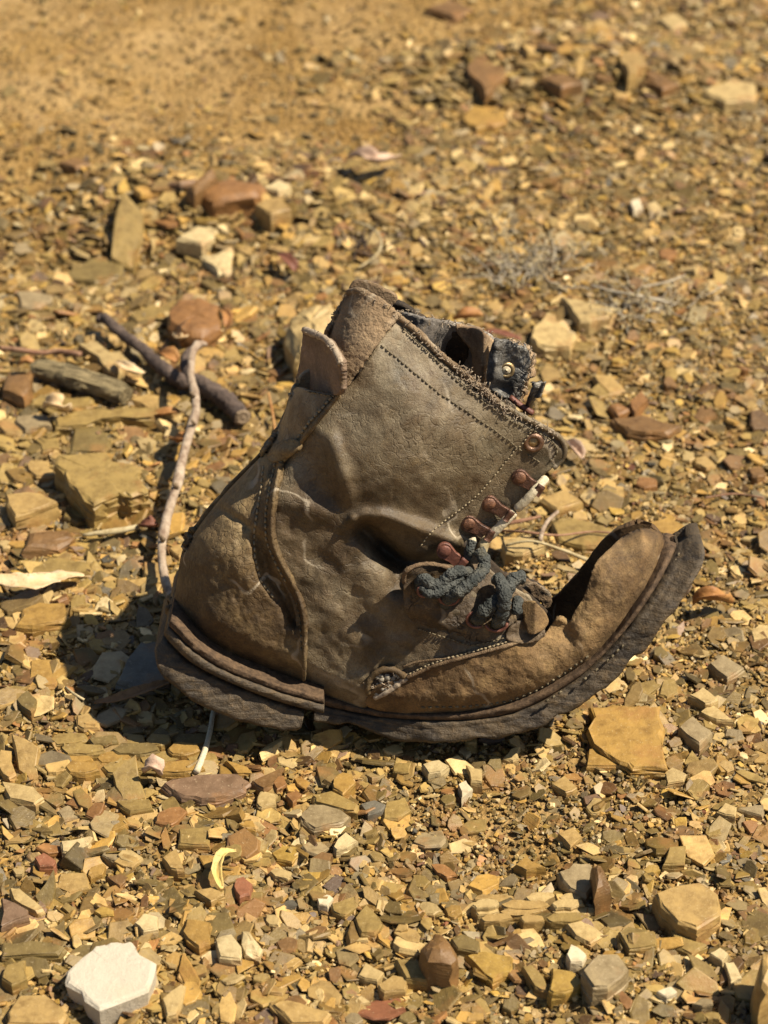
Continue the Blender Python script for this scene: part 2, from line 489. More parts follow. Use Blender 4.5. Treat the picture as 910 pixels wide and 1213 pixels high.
def tps(px, py):
    px = np.asarray(px, float) / 100; py = np.asarray(py, float) / 100
    r = np.zeros(px.shape) + _ts[-3] + _ts[-2] * px + _ts[-1] * py
    for i in range(len(_tx)):
        d2 = (px - _tx[i]) ** 2 + (py - _ty[i]) ** 2
        r = r + _ts[i] * 0.5 * d2 * np.log(d2 + 1e-9)
    return r

SIL_BACK = [(200,750),(206,705),(215,660),(235,625),(262,590),(290,560),(305,545),(315,537),(326,520),(337,490),(349,460),(356,430),(375,405),(388,402),(398,376),(412,348)]
SIL_TOE = [(738,634),(760,625),(780,630),(790,642),(800,655)]
CREASES = [  # line, height in mm, width in px
 ([(432,628),(452,648),(478,664),(505,668),(538,662)], -13, 11),
 ([(452,650),(468,668),(476,690)], -7, 12),
 ([(420,616),(450,611),(490,624),(535,640)], 5, 9),
 ([(352,520),(375,565),(405,600),(428,622)], -2.4, 15),
 ([(392,520),(405,560),(412,590)], 3.5, 12),
 ([(330,590),(360,600),(400,612),(425,622)], 2.5, 16),
 ([(365,640),(400,690),(440,730)], -1.2, 18),
 ([(390,640),(440,700)], 1.0, 14),
 ([(470,740),(430,790)], -0.8, 12),
 ([(300,560),(300,600),(285,640)], -1.8, 9),
 ([(235,640),(270,660),(300,700)], 1.5, 14),
 ([(440,420),(480,470),(560,530)], 2.0, 30),
 ([(340,545),(325,560)], -2.5, 6),
 ([(650,745),(660,752)], -1.5, 10),
 ([(600,760),(640,790)], 1.5, 16),
]
SOLE_TOP = [(196,742),(215,748),(235,768),(262,785),(300,803),(340,818),(383,830),(430,842),(480,848),(540,848),(600,840),(650,818),(700,786),(738,745),(768,700),(787,664),(795,640)]
SOLE_BOT = [(186,772),(194,800),(222,826),(258,845),(300,858),(330,864),(355,864),(395,857),(440,866),(478,876),(530,882),(580,878),(620,864),(660,850),(700,826),(735,796),(765,765),(795,730),(822,690),(835,662),(832,645),(805,637)]

def wsurf(px, py, off=0.0, tuck=True):
    """distance of the upper's near surface from the middle plane"""
    px = np.asarray(px, float); py = np.asarray(py, float)
    w = tps(px, py)
    d, _, _ = seg_dist(px, py, SIL_BACK)
    R = np.where(py > 560, 75.0, 42.0) + 0 * px
    R = np.interp(py, [480, 600], [40, 75])
    t = np.clip(d / R, 0, 1); w = w * np.sqrt(np.clip(1 - (1 - t) ** 2.2, 0, 1))
    d, _, _ = seg_dist(px, py, SIL_TOE)
    t = np.clip(d / 62.0, 0, 1); w = w * np.sqrt(np.clip(1 - (1 - t) ** 2.0, 0, 1))
    fade = np.clip(w / 0.015, 0, 1)
    for line, a, wd in CREASES:
        d, _, _ = seg_dist(px, py, smooth_line(line, 12))
        w = w + a * 0.001 * np.exp(-(d / wd) ** 2) * fade
    k = np.interp(py, [560, 640], [0.45, 1.0])
    w = w + fade * k * (0.0026 * fbm(px / 50, py / 50, 21, 3) + 0.0007 * fbm(px / 11, py / 11, 31, 3))
    if tuck:
        d, _, by = seg_dist(px, py, SOLE_TOP)
        k = np.clip(1 - d / np.interp(px, [350, 430, 560, 760], [42, 28, 24, 22]), 0, 1)
        w = w - np.interp(px, [350, 430], [0.019, 0.009]) * k ** 1.7 * fade
    return w + off

def sheet(name, outline, mat, off=0.0, thick=0.0022, res=2.0, mirror=False, both=False, wfn=None, extra=None, smooth_out=True, ragged=0.0, flip=False, fk=1.0):
    """a piece of leather: a fine grid clipped to a traced outline, laid on the boot's surface and given thickness"""
    poly = smooth_line(outline, 4.0, closed=True) if smooth_out else outline
    if ragged:
        poly = [(x + ragged * random.uniform(-1, 1), y + ragged * random.uniform(-1, 1)) for x, y in poly]
    pa = np.array(poly)
    x0, y0 = pa.min(0) - res; x1, y1 = pa.max(0) + res
    X, Y = np.meshgrid(np.arange(x0, x1, res), np.arange(y0, y1, res))
    ins = inside(X, Y, poly)
    d, bx, by = seg_dist(X, Y, poly + [poly[0]])
    ok = ins | (d < 0.45 * res)
    quad = ok[:-1, :-1] & ok[1:, :-1] & ok[:-1, 1:] & ok[1:, 1:]
    cnt = np.zeros(X.shape, int)
    for a, b in ((slice(0, -1), slice(0, -1)), (slice(1, None), slice(0, -1)), (slice(0, -1), slice(1, None)), (slice(1, None), slice(1, None))):
        cnt[a, b] += quad
    used = cnt > 0
    border = used & (cnt < 4)
    sn = border & (d < 1.3 * res)
    X = np.where(sn, bx, X); Y = np.where(sn, by, Y)
    idx = -np.ones(X.shape, int); idx[used] = np.arange(used.sum())
    px, py = X[used], Y[used]
    w = wsurf(px, py, off) if wfn is None else wfn(px, py)
    if extra is not None: w = w + extra(px, py)
    L = P(px, py, w)
    js, is_ = np.nonzero(quad)
    f = np.stack([idx[js, is_], idx[js + 1, is_], idx[js + 1, is_ + 1], idx[js, is_ + 1]], 1)
    if flip: f = f[:, ::-1]
    V = L; F = f
    if mirror or both:
        Lm = P(px, py, w); Lm[:, 1] = -Lm[:, 1] * (fk(px, py) if callable(fk) else fk)
        fm = f[:, ::-1]
        if both: V = np.concatenate([L, Lm]); F = np.concatenate([f, fm + len(L)])
        else: V = Lm; F = fm
    o = mesh_obj(name, V, F.tolist(), mat, boot, True)
    if thick:
        s = o.modifiers.new('thickness', 'SOLIDIFY'); s.thickness = thick; s.offset = -1.0
    return o

# ---- main side panel (quarter) of the near side
QUARTER = [(470,378),(485,388),(500,400),(520,420),(545,441),(570,461),(590,478),(615,492),(640,505),(660,517),(669,529),(666,543),(655,554),(641,566),(630,582),(612,606),(594,622),(577,638),
 (566,650),(575,668),(600,690),(625,705),(640,722),(648,735),(640,752),(600,768),(560,780),(520,790),(495,798),(476,806),(462,800),(450,804),(440,815),(436,836),(420,838),(395,836),(362,822),
 (352,800),(352,760),(348,720),(335,690),(322,660),(316,630),(318,590),(326,560),(328,540),(345,535),(360,515),(378,490),(400,468),(420,450),(440,420)]
def q_extra(px, py):
    # front edge of the shaft swings inward; edge of the collar folds over a little
    e = 0.0
    d, _, _ = seg_dist(px, py, [(430,350),(470,378),(520,420),(570,461),(615,492),(668,525)])
    return -0.002 * np.exp(-(d / 6.0) ** 2)
sheet('side_panel', QUARTER, M['leather'], 0.0, 0.0025, 1.8, extra=q_extra, ragged=0.5)
FARQ = [(470,398),(500,420),(530,436),(570,442),(600,452),(625,462),(630,485),(618,530),(600,570),(575,630),(560,680),(575,740),(610,775),(650,785),(660,800),(600,820),(500,836),(420,838),(362,822),
 (352,760),(335,690),(316,630),(320,560),(345,535),(378,490),(400,468),(440,430)]
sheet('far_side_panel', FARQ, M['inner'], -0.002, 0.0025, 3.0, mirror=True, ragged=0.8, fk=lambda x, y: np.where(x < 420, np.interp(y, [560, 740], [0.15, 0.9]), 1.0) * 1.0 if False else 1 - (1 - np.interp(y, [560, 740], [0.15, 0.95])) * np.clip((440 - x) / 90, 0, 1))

# ---- heel counter, wraps round the back
COUNTER = [(200,742),(204,715),(208,700),(215,660),(235,625),(262,590),(290,560),(305,545),(315,536),(328,536),(333,550),(326,580),(322,610),(323,640),(332,664),(346,690),(357,716),(361,742),(361,775),(360,812),(345,818),(320,810),(290,797),(255,780),(225,760)]
C_EDGE = [(333,548),(326,580),(322,610),(323,640),(332,664),(346,690),(357,716),(361,742),(361,775),(360,805)]
C_ROW = [(312,552),(309,580),(304,610),(301,640),(303,665),(311,690),(328,712)]
def c_extra(px, py):
    d1, _, _ = seg_dist(px, py, C_EDGE)
    d2, _, _ = seg_dist(px, py, [(306,640),(318,680),(338,705),(350,735)])
    d3, _, _ = seg_dist(px, py, smooth_line(C_ROW, 6))
    d4, _, _ = seg_dist(px, py, [(x - 7, y) for x, y in C_EDGE[:6]])
    d5, _, _ = seg_dist(px, py, [(255,600),(275,612),(300,630)])
    return 0.0022 * np.exp(-(d1 / 4.5) ** 2) - 0.0055 * np.exp(-((d2) / 8.0) ** 2) - 0.0009 * np.exp(-(d3 / 3) ** 2) - 0.0009 * np.exp(-(d4 / 3) ** 2) - 0.002 * np.exp(-(d5 / 6) ** 2) + 0.0004 * fbm(px / 4.5, py / 7, 77, 3) * np.clip((px - 215) / 40, 0, 1)
sheet('heel_counter', COUNTER, M['counter'], 0.0022, 0.0025, 1.6, both=True, extra=c_extra, fk=lambda x, y: np.interp(y, [560, 740], [0.12, 0.95]))

# ---- back strip above the counter
STRIP = [(312,538),(324,520),(337,490),(349,460),(365,462),(385,466),(402,470),(385,488),(366,512),(350,532),(335,544),(324,545)]
sheet('back_strip', STRIP, M['leather'], 0.0012, 0.002, 1.8, both=True, fk=0.12)
ROLL = [(317,540),(326,526),(345,520),(355,524),(350,536),(336,545),(322,547)]
sheet('strip_roll', ROLL, M['counter'], 0.0040, 0.002, 1.8, extra=lambda x, y: 0.002 * np.exp(-((y - 533) / 7) ** 2))

# ---- raw suede lining patch at the top of the back
SUEDE = [(387,404),(392,388),(402,366),(413,347),(424,345),(440,352),(456,362),(472,374),(456,396),(440,418),(420,446),(405,463),(401,440),(396,420)]
sheet('suede_patch', SUEDE, M['suede'], 0.0014, 0.002, 1.8, both=True, fk=0.08, extra=lambda x, y: 0.0006 * fbm(x / 3, y / 3, 55, 2), ragged=0.6)

# ---- pull tab: a stiff strap standing off the back seam, its face turned away from the sun
TAB = [(360,391),(366,393),(376,398),(386,402),(393,411),(399,421),(404,430),(404,446),(404,461),(398,468),(386,466),(372,463),(351,458),(355,430),(358,405)]
def tab_w(px, py):
    t = np.clip((px - 350) / 54, 0, 1)
    return -0.022 + 0.066 * t ** 1.0 + 0.0012 * fbm(px / 9, py / 9, 5, 2)
sheet('pull_tab', TAB, M['tab'], 0, 0.0028, 1.6, wfn=tab_w, ragged=0.5)

# ---- dusty toe piece
TOE = [(437,838),(438,822),(446,812),(462,808),(478,802),(500,795),(520,788),(560,778),(600,766),(630,757),(645,752),(655,738),(664,733),(673,739),(682,722),(691,708),(699,686),(706,667),(722,650),(740,634),(760,626),(780,630),(789,642),(795,655),
 (787,680),(768,712),(740,752),(704,790),(655,822),(602,843),(560,850),(500,850)]
def toe_extra(px, py):
    d, _, _ = seg_dist(px, py, [(673,738),(691,708),(706,667),(740,634)])
    d2, _, _ = seg_dist(px, py, [(655,738),(668,745),(676,760)])
    return -0.002 * np.exp(-(d / 7) ** 2) - 0.002 * np.exp(-(d2 / 7) ** 2) + 0.0004 * fbm(px / 4, py / 4, 91, 3)
sheet('toe_cap', TOE, M['toe'], 0.0018, 0.003, 1.8, extra=toe_extra, ragged=0.3)
TOEF = [(600,800),(640,795),(664,778),(688,748),(708,714),(730,674),(746,646),(760,632),(780,634),(789,644),(793,656),(787,680),(768,712),(740,752),(704,790),(655,822),(602,843)]
sheet('far_toe_wall', TOEF, M['toe'], 0.0018, 0.003, 1.8, mirror=True, fk=lambda x, y: np.interp(x, [640, 700, 745, 790], [0.42, 0.26, 0.06, 0.03]))

# ---- eyelet facing: cracked stiff leather that stands proud of the vamp
FACING = [(478,684),(482,675),(492,670),(510,668),(530,669),(548,672),(565,668),(580,680),(600,692),(618,706),(636,722),(645,735),(636,748),(615,752),(590,757),(560,762),(530,752),(506,742),(488,735),(479,718)]
def f_extra(px, py):
    d, _, _ = seg_dist(px, py, [(479,720),(478,684),(484,674)])
    d2, _, _ = seg_dist(px, py, [(484,674),(510,668),(548,672)])
    low, _, _ = seg_dist(px, py, [(488,735),(530,752),(560,762),(615,752),(645,735)])
    return 0.0050 * np.exp(-(d / 18) ** 2) + 0.004 * np.exp(-(d2 / 12) ** 2) - 0.002 * np.exp(-(low / 8) ** 2) + 0.0012 * fbm(px / 12, py / 12, 61, 3)
FW = lambda px, py: tps(px, py) + 0.0014 + f_extra(px, py) + 0.001 * fbm(px / 30, py / 30, 2, 2)
sheet('eyelet_facing', FACING, M['cracked'], 0, 0.003, 1.6, wfn=FW, ragged=0.4)
# dark sides under the raised facing
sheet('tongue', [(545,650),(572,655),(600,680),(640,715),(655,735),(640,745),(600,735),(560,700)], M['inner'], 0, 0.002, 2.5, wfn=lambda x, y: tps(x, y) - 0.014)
# torn scraps of the tongue
sheet('torn_scrap', [(606,694),(618,688),(636,692),(650,700),(654,712),(648,722),(640,712),(626,706),(610,702)], M['suede'], 0, 0.002, 1.6, wfn=lambda x, y: 0.012 + 0.0016 * fbm(x / 7, y / 7, 6, 2), ragged=0.8)
sheet('torn_scrap', [(618,716),(630,712),(644,722),(650,738),(640,748),(628,752),(622,738)], M['toe'], 0, 0.0022, 1.6, wfn=lambda x, y: tps(x, y) + 0.007 - 0.0002 * np.abs(x - 634), ragged=0.7)
# lobe at the end of the facing
LOBE = [(600,756),(606,742),(622,734),(640,738),(646,750),(636,760),(618,762)]
sheet('facing_lobe', LOBE, M['cracked'], 0, 0.002, 1.6, wfn=lambda x, y: FW(x, y) + 0.0022)

# ---- far flap seen through the mouth
sheet('canvas_lining', [(474,372),(492,375),(520,380),(545,386),(562,390),(580,396),(590,410),(586,430),(592,450),(600,470),(612,482),(600,500),(560,480),(520,440),(490,410)], M['lining'], 0, 0.002, 2.0,
      wfn=lambda x, y: -0.020 + 0.010 * np.exp(-(((x - 500) / 25) ** 2)) - 0.016 * gauss(x, y, 535, 425, 24, 30) + 0.0012 * fbm(x / 8, y / 8, 40, 2), ragged=0.8)
sheet('canvas_fold', [(540,388),(556,388),(570,392),(582,400),(588,413),(580,428),(576,446),(580,462),(572,462),(560,446),(560,428),(556,412),(546,400)], M['canvas'], 0, 0.002, 1.8,
      wfn=lambda x, y: -0.010 + 0.0095 * np.exp(-((x - 572) / 9) ** 2) - 0.00018 * (y - 390) + 0.0012 * fbm(x / 7, y / 7, 41, 2), ragged=0.7)
BT = [(583,407),(590,403),(603,404),(616,410),(626,417),(628,430),(624,446),(619,462),(614,476),(603,474),(590,466),(577,457),(577,440),(579,424)]
btw = lambda x, y: -0.004 - 0.003 * gauss(x, y, 601, 436, 10, 10) + 0.004 * gauss(x, y, 587, 430, 8, 30) - 0.004 * gauss(x, y, 590, 460, 14, 8) + 0.0016 * fbm(x / 10, y / 10, 43, 2)
sheet('eyelet_tab', BT, M['blackleather'], 0, 0.004, 1.6, wfn=btw, ragged=0.6)
sheet('cloth_edge', [(603,402),(618,408),(630,417),(631,432),(627,450),(622,468),(616,481),(610,478),(619,462),(623,446),(627,430),(624,420),(612,411)], M['canvas'], 0, 0.003, 1.6, wfn=lambda x, y: btw(x, y) - 0.0022 + 0.001 * fbm(x / 3, y / 3, 4, 2), ragged=0.9)
BTI = [(598,398),(612,400),(634,412),(640,430),(634,460),(626,485),(600,480),(590,430)]

def dome(name, px, py, w, r, h, mat, parent=None, hole=0.0, ring=None, n=20):
    """lathed metal fitting whose axis is the boot's side direction"""
    c = P(np.array([px]), np.array([py]), np.array([w]))[0]
    if ring:      # torus-like eyelet: list of (radius, height)
        prof = ring
    else:
        prof = [(r * math.cos(a), h * math.sin(a)) for a in (0, 0.35, 0.7, 1.05, 1.4)] + [(0.0004, h)]
        prof = [(r, -0.001)] + prof
    v = []; f = []
    for (rr, hh) in prof:
        for k in range(n):
            a = 2 * math.pi * k / n
            v.append((c[0] + rr * math.cos(a), c[1] - hh, c[2] + rr * math.sin(a)))
    for i in range(len(prof) - 1):
        for k in range(n):
            k2 = (k + 1) % n
            f.append((i * n + k, i * n + k2, (i + 1) * n + k2, (i + 1) * n + k))
    if not ring: f.append(tuple((len(prof) - 1) * n + k for k in range(n)))
    return mesh_obj(name, v, f, mat, parent or boot, True)

def put_on(o_part):
    return o_part

mm = 0.001
M['rustdome'] = simple('rusty_rivet', (0.075, 0.034, 0.020), (0.24, 0.115, 0.062), 380, 0.45, 0.0008, 0.5, metal=0.3)
# eyelets
ring_prof = [(2.3 * mm, -2 * mm), (2.3 * mm, 0.6 * mm), (2.8 * mm, 1.3 * mm), (3.6 * mm, 1.5 * mm), (4.4 * mm, 1.1 * mm), (4.9 * mm, 0.2 * mm), (4.9 * mm, -1 * mm)]
we = float(wsurf(np.array([632.0]), np.array([524.0]))[0])
dome('eyelet', 632, 524, we, 0, 0, M['copper'], ring=ring_prof)
dome('eyelet_core', 632, 524, we - 0.0002, 0.0026, 0.0009, M['brass'])
dome('eyelet', 600, 438, -0.0058, 0, 0, M['brass'], ring=[(q * 0.85, h) for q, h in ring_prof])
dome('eyelet_core', 600, 438, -0.0050, 0.0022, 0.001, M['cord'])

# lace hooks: riveted plate + curled hook
def hook(rx, ry, ex, ey, w_r, w_e, rr=10.0, re=7.2, mat='rust'):
    a = math.atan2(ey - ry, ex - rx)
    out = []
    for k in range(13):
        t = a + math.pi / 2 + math.pi * k / 12
        out.append((rx + rr * math.cos(t), ry + rr * math.sin(t), 0.0))
    mx, my = rx + (ex - rx) * 0.5, ry + (ey - ry) * 0.5
    out.append((mx + 7 * math.cos(a - math.pi / 2), my + 7 * math.sin(a - math.pi / 2), 0.5))
    out.append((ex + re * math.cos(a - math.pi / 2), ey + re * math.sin(a - math.pi / 2), 1.0))
    out.append((ex + re * math.cos(a + math.pi / 2), ey + re * math.sin(a + math.pi / 2), 1.0))
    out.append((mx + 7 * math.cos(a + math.pi / 2), my + 7 * math.sin(a + math.pi / 2), 0.5))
    n = len(out)
    top = [P(np.array([x]), np.array([y]), np.array([w_r + (w_e - w_r) * t + 0.0012]))[0] for x, y, t in out]
    bot = [q + np.array([0, 0.0014, 0]) for q in top]
    cx = sum(np.array(q) for q in top) / n
    ins = [q + (cx - q) * 0.10 + np.array([0, -0.0004, 0]) for q in top]
    v = ins + top + bot
    f = [tuple(range(n))] + [(i, n + i, n + (i + 1) % n, (i + 1) % n) for i in range(n)] + [(n + i, 2 * n + i, 2 * n + (i + 1) % n, n + (i + 1) % n) for i in range(n)]
    o = mesh_obj('lace_hook', v, f, M[mat], boot, False)
    dome('rivet', rx, ry, w_r + 0.0016, 0.0029, 0.0011, M['rustdome'] if mat == 'rust' else M[mat], parent=o)
    # curled end: half tube around the plate's outer edge
    v = []; f = []
    ca, sa = math.cos(a), math.sin(a)
    K = 9
    for j, s in enumerate((-1, -0.5, 0, 0.5, 1)):
        for k in range(K):
            t = -0.35 + (math.pi + 0.9) * k / (K - 1)
            for q, rad in enumerate((1.0, 0.72)):
                dx = 6.5 * rad * math.sin(t)
                hh = 0.0030 - 0.0032 * rad * math.cos(t)
                x = ex + ca * dx - sa * s * re; y = ey + sa * dx + ca * s * re
                v.append(P(np.array([x]), np.array([y]), np.array([w_e - 0.0018 + hh]))[0])
    def id(j, k, q): return (j * K + k) * 2 + q
    for j in range(4):
        for k in range(K - 1):
            f.append((id(j, k, 0), id(j + 1, k, 0), id(j + 1, k + 1, 0), id(j, k + 1, 0)))
            f.append((id(j, k, 1), id(j, k + 1, 1), id(j + 1, k + 1, 1), id(j + 1, k, 1)))
        f.append((id(j, 0, 0), id(j, 0, 1), id(j + 1, 0, 1), id(j + 1, 0, 0)))
        f.append((id(j, K - 1, 0), id(j + 1, K - 1, 0), id(j + 1, K - 1, 1), id(j, K - 1, 1)))
    for j in (0, 4):
        for k in range(K - 1): f.append((id(j, k, 0), id(j, k + 1, 0), id(j, k + 1, 1), id(j, k, 1)))
    mesh_obj('curled_end', v, f, M[mat], o, True)
    return o
for rx, ry, ex, ey in ((616,566,637,580),(580,597,602,611),(556,621,579,634)):
    w = float(wsurf(np.array([float(rx)]), np.array([float(ry)]))[0])
    hook(rx, ry, ex, ey, w, w + 0.0005)
hk = hook(527,653,546,668, 0.036, 0.035, 10, 8, 'redmetal')
hk['label'] = 'rust red lace hook lying deep in the fold'

# ---- laces
def lace(name, pts, r_px, mat='lace', n=10, wob=0.07, flat=1.0, taper=False):
    """pts: (px, py, w in mm)"""
    sm = smooth_line([(x, y, w) for x, y, w in pts], 1.4 if mat == 'lace' else 3.0)
    q = np.array(sm)
    if mat == 'lace' and name != 'dark_lace_end': q[:, 2] -= np.interp(q[:, 0], [540, 575], [2.0, 4.5]) * np.clip((q[:, 2] - 36) / 8, 0, 1)
    L = P(q[:, 0], q[:, 1], q[:, 2] * mm)
    r = r_px * (0.00035 if mat == 'lace' else 0.00042)
    m = len(q)
    rad = [r * (0.80 if i in (0, m - 1) else 1.0) * (1 + (0.08 if mat == 'lace' else 0.04) * math.sin(i * (0.9 if mat == 'lace' else 2.3))) for i in range(m)]
    mb = MB(); mb.tube(list(L), rad, 18 if mat == 'lace' else n, flat, wob, 0.13 if mat == 'lace' else 0.0)
    return mb.build(name, M[mat], boot)
lace('cream_lace', [(647,566,24),(634,581,29),(622,594,29),(612,603,28)], 5.0, 'cord')
lace('cream_lace', [(610,606,28),(600,616,29),(588,628,29),(580,636,28)], 5.2, 'cord')
lace('cream_lace', [(578,636,28),(573,645,30),(571,656,30)], 6.0, 'straw')
lace('cream_lace', [(551,646,33),(558,641,34),(564,639,34)], 3.2, 'cord')
lace('boot_lace', [(560,640,34),(556,652,36),(553,661,35)], 6.0)
lace('boot_lace', [(566,651,36),(574,664,42),(572,675,46),(562,686,51),(549,697,54),(538,704,54),(530,710,50),(527,716,44)], 8.0)
lace('boot_lace', [(556,680,42),(545,677,48),(535,680,50),(524,690,51),(512,693,52),(504,686,52),(498,690,50),(500,700,46)], 8.0)
lace('boot_lace', [(499,694,52),(508,703,54),(520,702,54),(529,695,52),(538,690,50),(548,684,48)], 6.5)
lace('boot_lace', [(588,684,40),(593,690,47),(597,700,52),(598,708,56),(596,722,55),(591,734,52),(587,742,46)], 8.6)
lace('boot_lace', [(620,684,38),(611,685,42),(604,692,46),(600,702,48),(588,712,52),(578,720,54),(569,728,53),(564,735,47)], 9.0)
lace('boot_lace', [(614,710,44),(612,718,49),(613,727,50)], 7.0)
lace('dark_lace_end', [(622,492,-8),(626,482,-4),(630,472,2),(634,462,6),(637,455,9)], 5.2, 'blackleather', flat=0.6)
sheet('lace_tassel', [(628,470),(631,458),(627,452),(634,454),(637,451),(641,454),(645,452),(642,461),(638,472)], M['blackleather'], 0, 0.0015, 1.5, wfn=lambda x, y: 0.006 + 0.0004 * (x - 636), smooth_out=False)
lace('flap_edge_roll', [(604,470,-3),(612,477,-2),(622,484,-1),(632,490,0)], 3.6, 'redmetal')
def ring_arc(cx, cy, w, r, a0, a1, mat='redmetal', rr=1.9):
    pts = [(cx + r * math.cos(math.radians(a)), cy + r * math.sin(math.radians(a)) * 0.75, w + 1.4) for a in np.linspace(a0, a1, 9)]
    o = lace('eyelet_ring', pts, rr, mat, 7, 0.0)
    return o
ring_arc(532, 707, 47.5, 12, -10, 190)
ring_arc(504, 700, 50, 9, 80, 230)
ring_arc(565, 734, 46, 12, 60, 250)
ring_arc(588, 738, 45.5, 13, 0, 170)

# ---- tear over the toe seam with torn padding
TEAR = [(440,812),(443,802),(452,796),(464,796),(474,800),(477,806),(468,814),(456,820),(447,824)]
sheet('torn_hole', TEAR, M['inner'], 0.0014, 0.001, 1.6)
def torus_line(name, line, r, mat, off=0.0015, closed=False, wfn=None, wob=0.35, n=7):
    q = np.array(smooth_line(line, 2.5, closed))
    if closed: q = np.concatenate([q, q[:1]])
    w = (wsurf(q[:, 0], q[:, 1]) if wfn is None else wfn(q[:, 0], q[:, 1])) + off
    mb = MB(); mb.tube(list(P(q[:, 0], q[:, 1], w)), [r * (1 + wob * (random.random() - 0.5)) for _ in q], n)
    return mb.build(name, mat, boot)
torus_line('torn_rim', [(436,822),(437,808),(446,797),(460,792),(474,797),(480,803)], 0.0016, M['counter'])
torus_line('torn_rim', [(444,826),(455,822),(466,815),(476,807),(482,803)], 0.0014, M['fray'])
def lumps(name, pts, mat):
    mb = MB()
    for x, y, r in pts:
        w = float(wsurf(np.array([float(x)]), np.array([float(y)]))[0]) + 0.0014
        c = P(np.array([float(x)]), np.array([float(y)]), np.array([w]))[0]
        v = []; f = []
        for i in range(5):
            th = math.pi * i / 4
            for k in range(7):
                a = 2 * math.pi * k / 7
                rr = r * 0.00046 * (1 + random.uniform(-.2, .2))
                v.append(c + rr * np.array([math.sin(th) * math.cos(a), 0.6 * math.sin(th) * math.sin(a), math.cos(th) * 0.8]))
        for i in range(4):
            for k in range(7): f.append((i * 7 + k, i * 7 + (k + 1) % 7, (i + 1) * 7 + (k + 1) % 7, (i + 1) * 7 + k))
        mb.add(v, f)
    return tag(mb.build(name, mat, boot), kind='stuff')
_rp = random.Random(4)
lumps('torn_padding', [(_rp.uniform(446, 472), 807 + _rp.uniform(-8, 10), _rp.uniform(1.2, 3.0)) for _ in range(34)] + [(452,805,3.5),(459,803,4),(466,804,3),(446,822,2.5),(474,800,2.5)], simple('torn_wadding', (0.16, 0.14, 0.11), (0.34, 0.30, 0.23), 400, 0.95, 0.001))

# ---- edges
torus_line('collar_edge', [(413,347),(424,344),(440,351),(456,361),(470,373),(485,385),(500,398),(520,418),(545,439),(570,460),(590,476)], 0.0016, M['suede'], -0.0006)
torus_line('collar_edge', [(590,477),(615,491),(640,504),(660,516),(669,528),(667,543),(655,554)], 0.0013, M['leather'], -0.0008)
torus_line('toe_seam_bead', [(482,803),(500,795),(520,787),(560,776),(600,765),(630,756),(646,751)], 0.0009, M['suede'], 0.0024)
torus_line('toe_seam_bead', [(478,790),(495,784),(530,780),(560,776)], 0.0006, M['suede'], 0.0012)
torus_line('seam_bead', [(402,468),(385,488),(366,512),(350,532),(336,545)], 0.0011, M['counter'], 0.0026)
torus_line('seam_bead', C_EDGE, 0.0010, M['counter'], 0.0045)
torus_line('facing_edge', [(479,690),(480,678),(490,671),(505,668),(522,670),(533,674)], 0.0011, M['suede'], 0.0004, wfn=FW)
torus_line('tab_edge', [(361,391),(376,397),(386,402),(394,411),(400,421),(404,431)], 0.0017, M['fray'], -0.001, wfn=tab_w)

# ---- stitching
def stitches(line, step=6.2, ln=4.2, off=0.0004, mat='thread', r=0.00036, wfn=None, name='stitching', miss=0.05):
    q = np.array(smooth_line(line, 1.0))
    mb = MB(); s = 0; i = 0
    seg = np.r_[0, np.cumsum(np.hypot(*np.diff(q, axis=0).T))]
    tot = seg[-1]
    while s + ln < tot:
        if random.random() > miss:
            ss = np.linspace(s, s + ln * random.uniform(0.8, 1.1), 4)
            x = np.interp(ss, seg, q[:, 0]) + random.uniform(-.4, .4); y = np.interp(ss, seg, q[:, 1]) + random.uniform(-.4, .4)
            w = (wsurf(x, y) if wfn is None else wfn(x, y)) + off + np.array([-0.0006, 0.0003, 0.0003, -0.0006])
            mb.tube(list(P(x, y, w)), r, 5)
        s += step
    return tag(mb.build(name, M[mat], boot), kind='stuff')
stitches([(452,409),(480,432),(520,465),(560,492),(600,520),(612,530),(640,548)], mat='darkthread')
stitches([(478,389),(502,412),(530,440),(560,466),(590,488),(612,502),(640,514),(655,524),(660,536),(650,548)], mat='darkthread')
stitches([(632,508),(618,526),(610,534),(585,565),(560,592),(530,615),(508,634),(498,648)], 5, 3.6)
stitches(C_ROW, 7.5, 5, 0.0026, wfn=lambda x, y: wsurf(x, y) + c_extra(x, y), r=0.00055)
stitches([(x - 7, y) for x, y in C_EDGE[:6]], 7.5, 5, 0.0026, wfn=lambda x, y: wsurf(x, y) + c_extra(x, y), r=0.0005)
stitches([(352,715),(356,745),(357,775)], 7.5, 4, 0.0026, 'darkthread', wfn=lambda x, y: wsurf(x, y) + c_extra(x, y))
stitches([(398,466),(380,485),(360,509),(347,526)], 6.5, 4.6, 0.0018, r=0.0006)
stitches([(364,464),(382,467),(398,470)], 6, 4.2, 0.003, mat='darkthread')
stitches([(484,799),(520,783),(560,772),(600,761),(640,748)], 5, 3.4, 0.0012, r=0.0005)
stitches([(495,745),(530,756),(560,764),(600,755)], 6, 4, 0.001, 'darkthread')
stitches([(500,838),(560,836),(610,828),(655,806),(700,775)], 8, 3, 0.002, 'darkthread', r=0.0006)

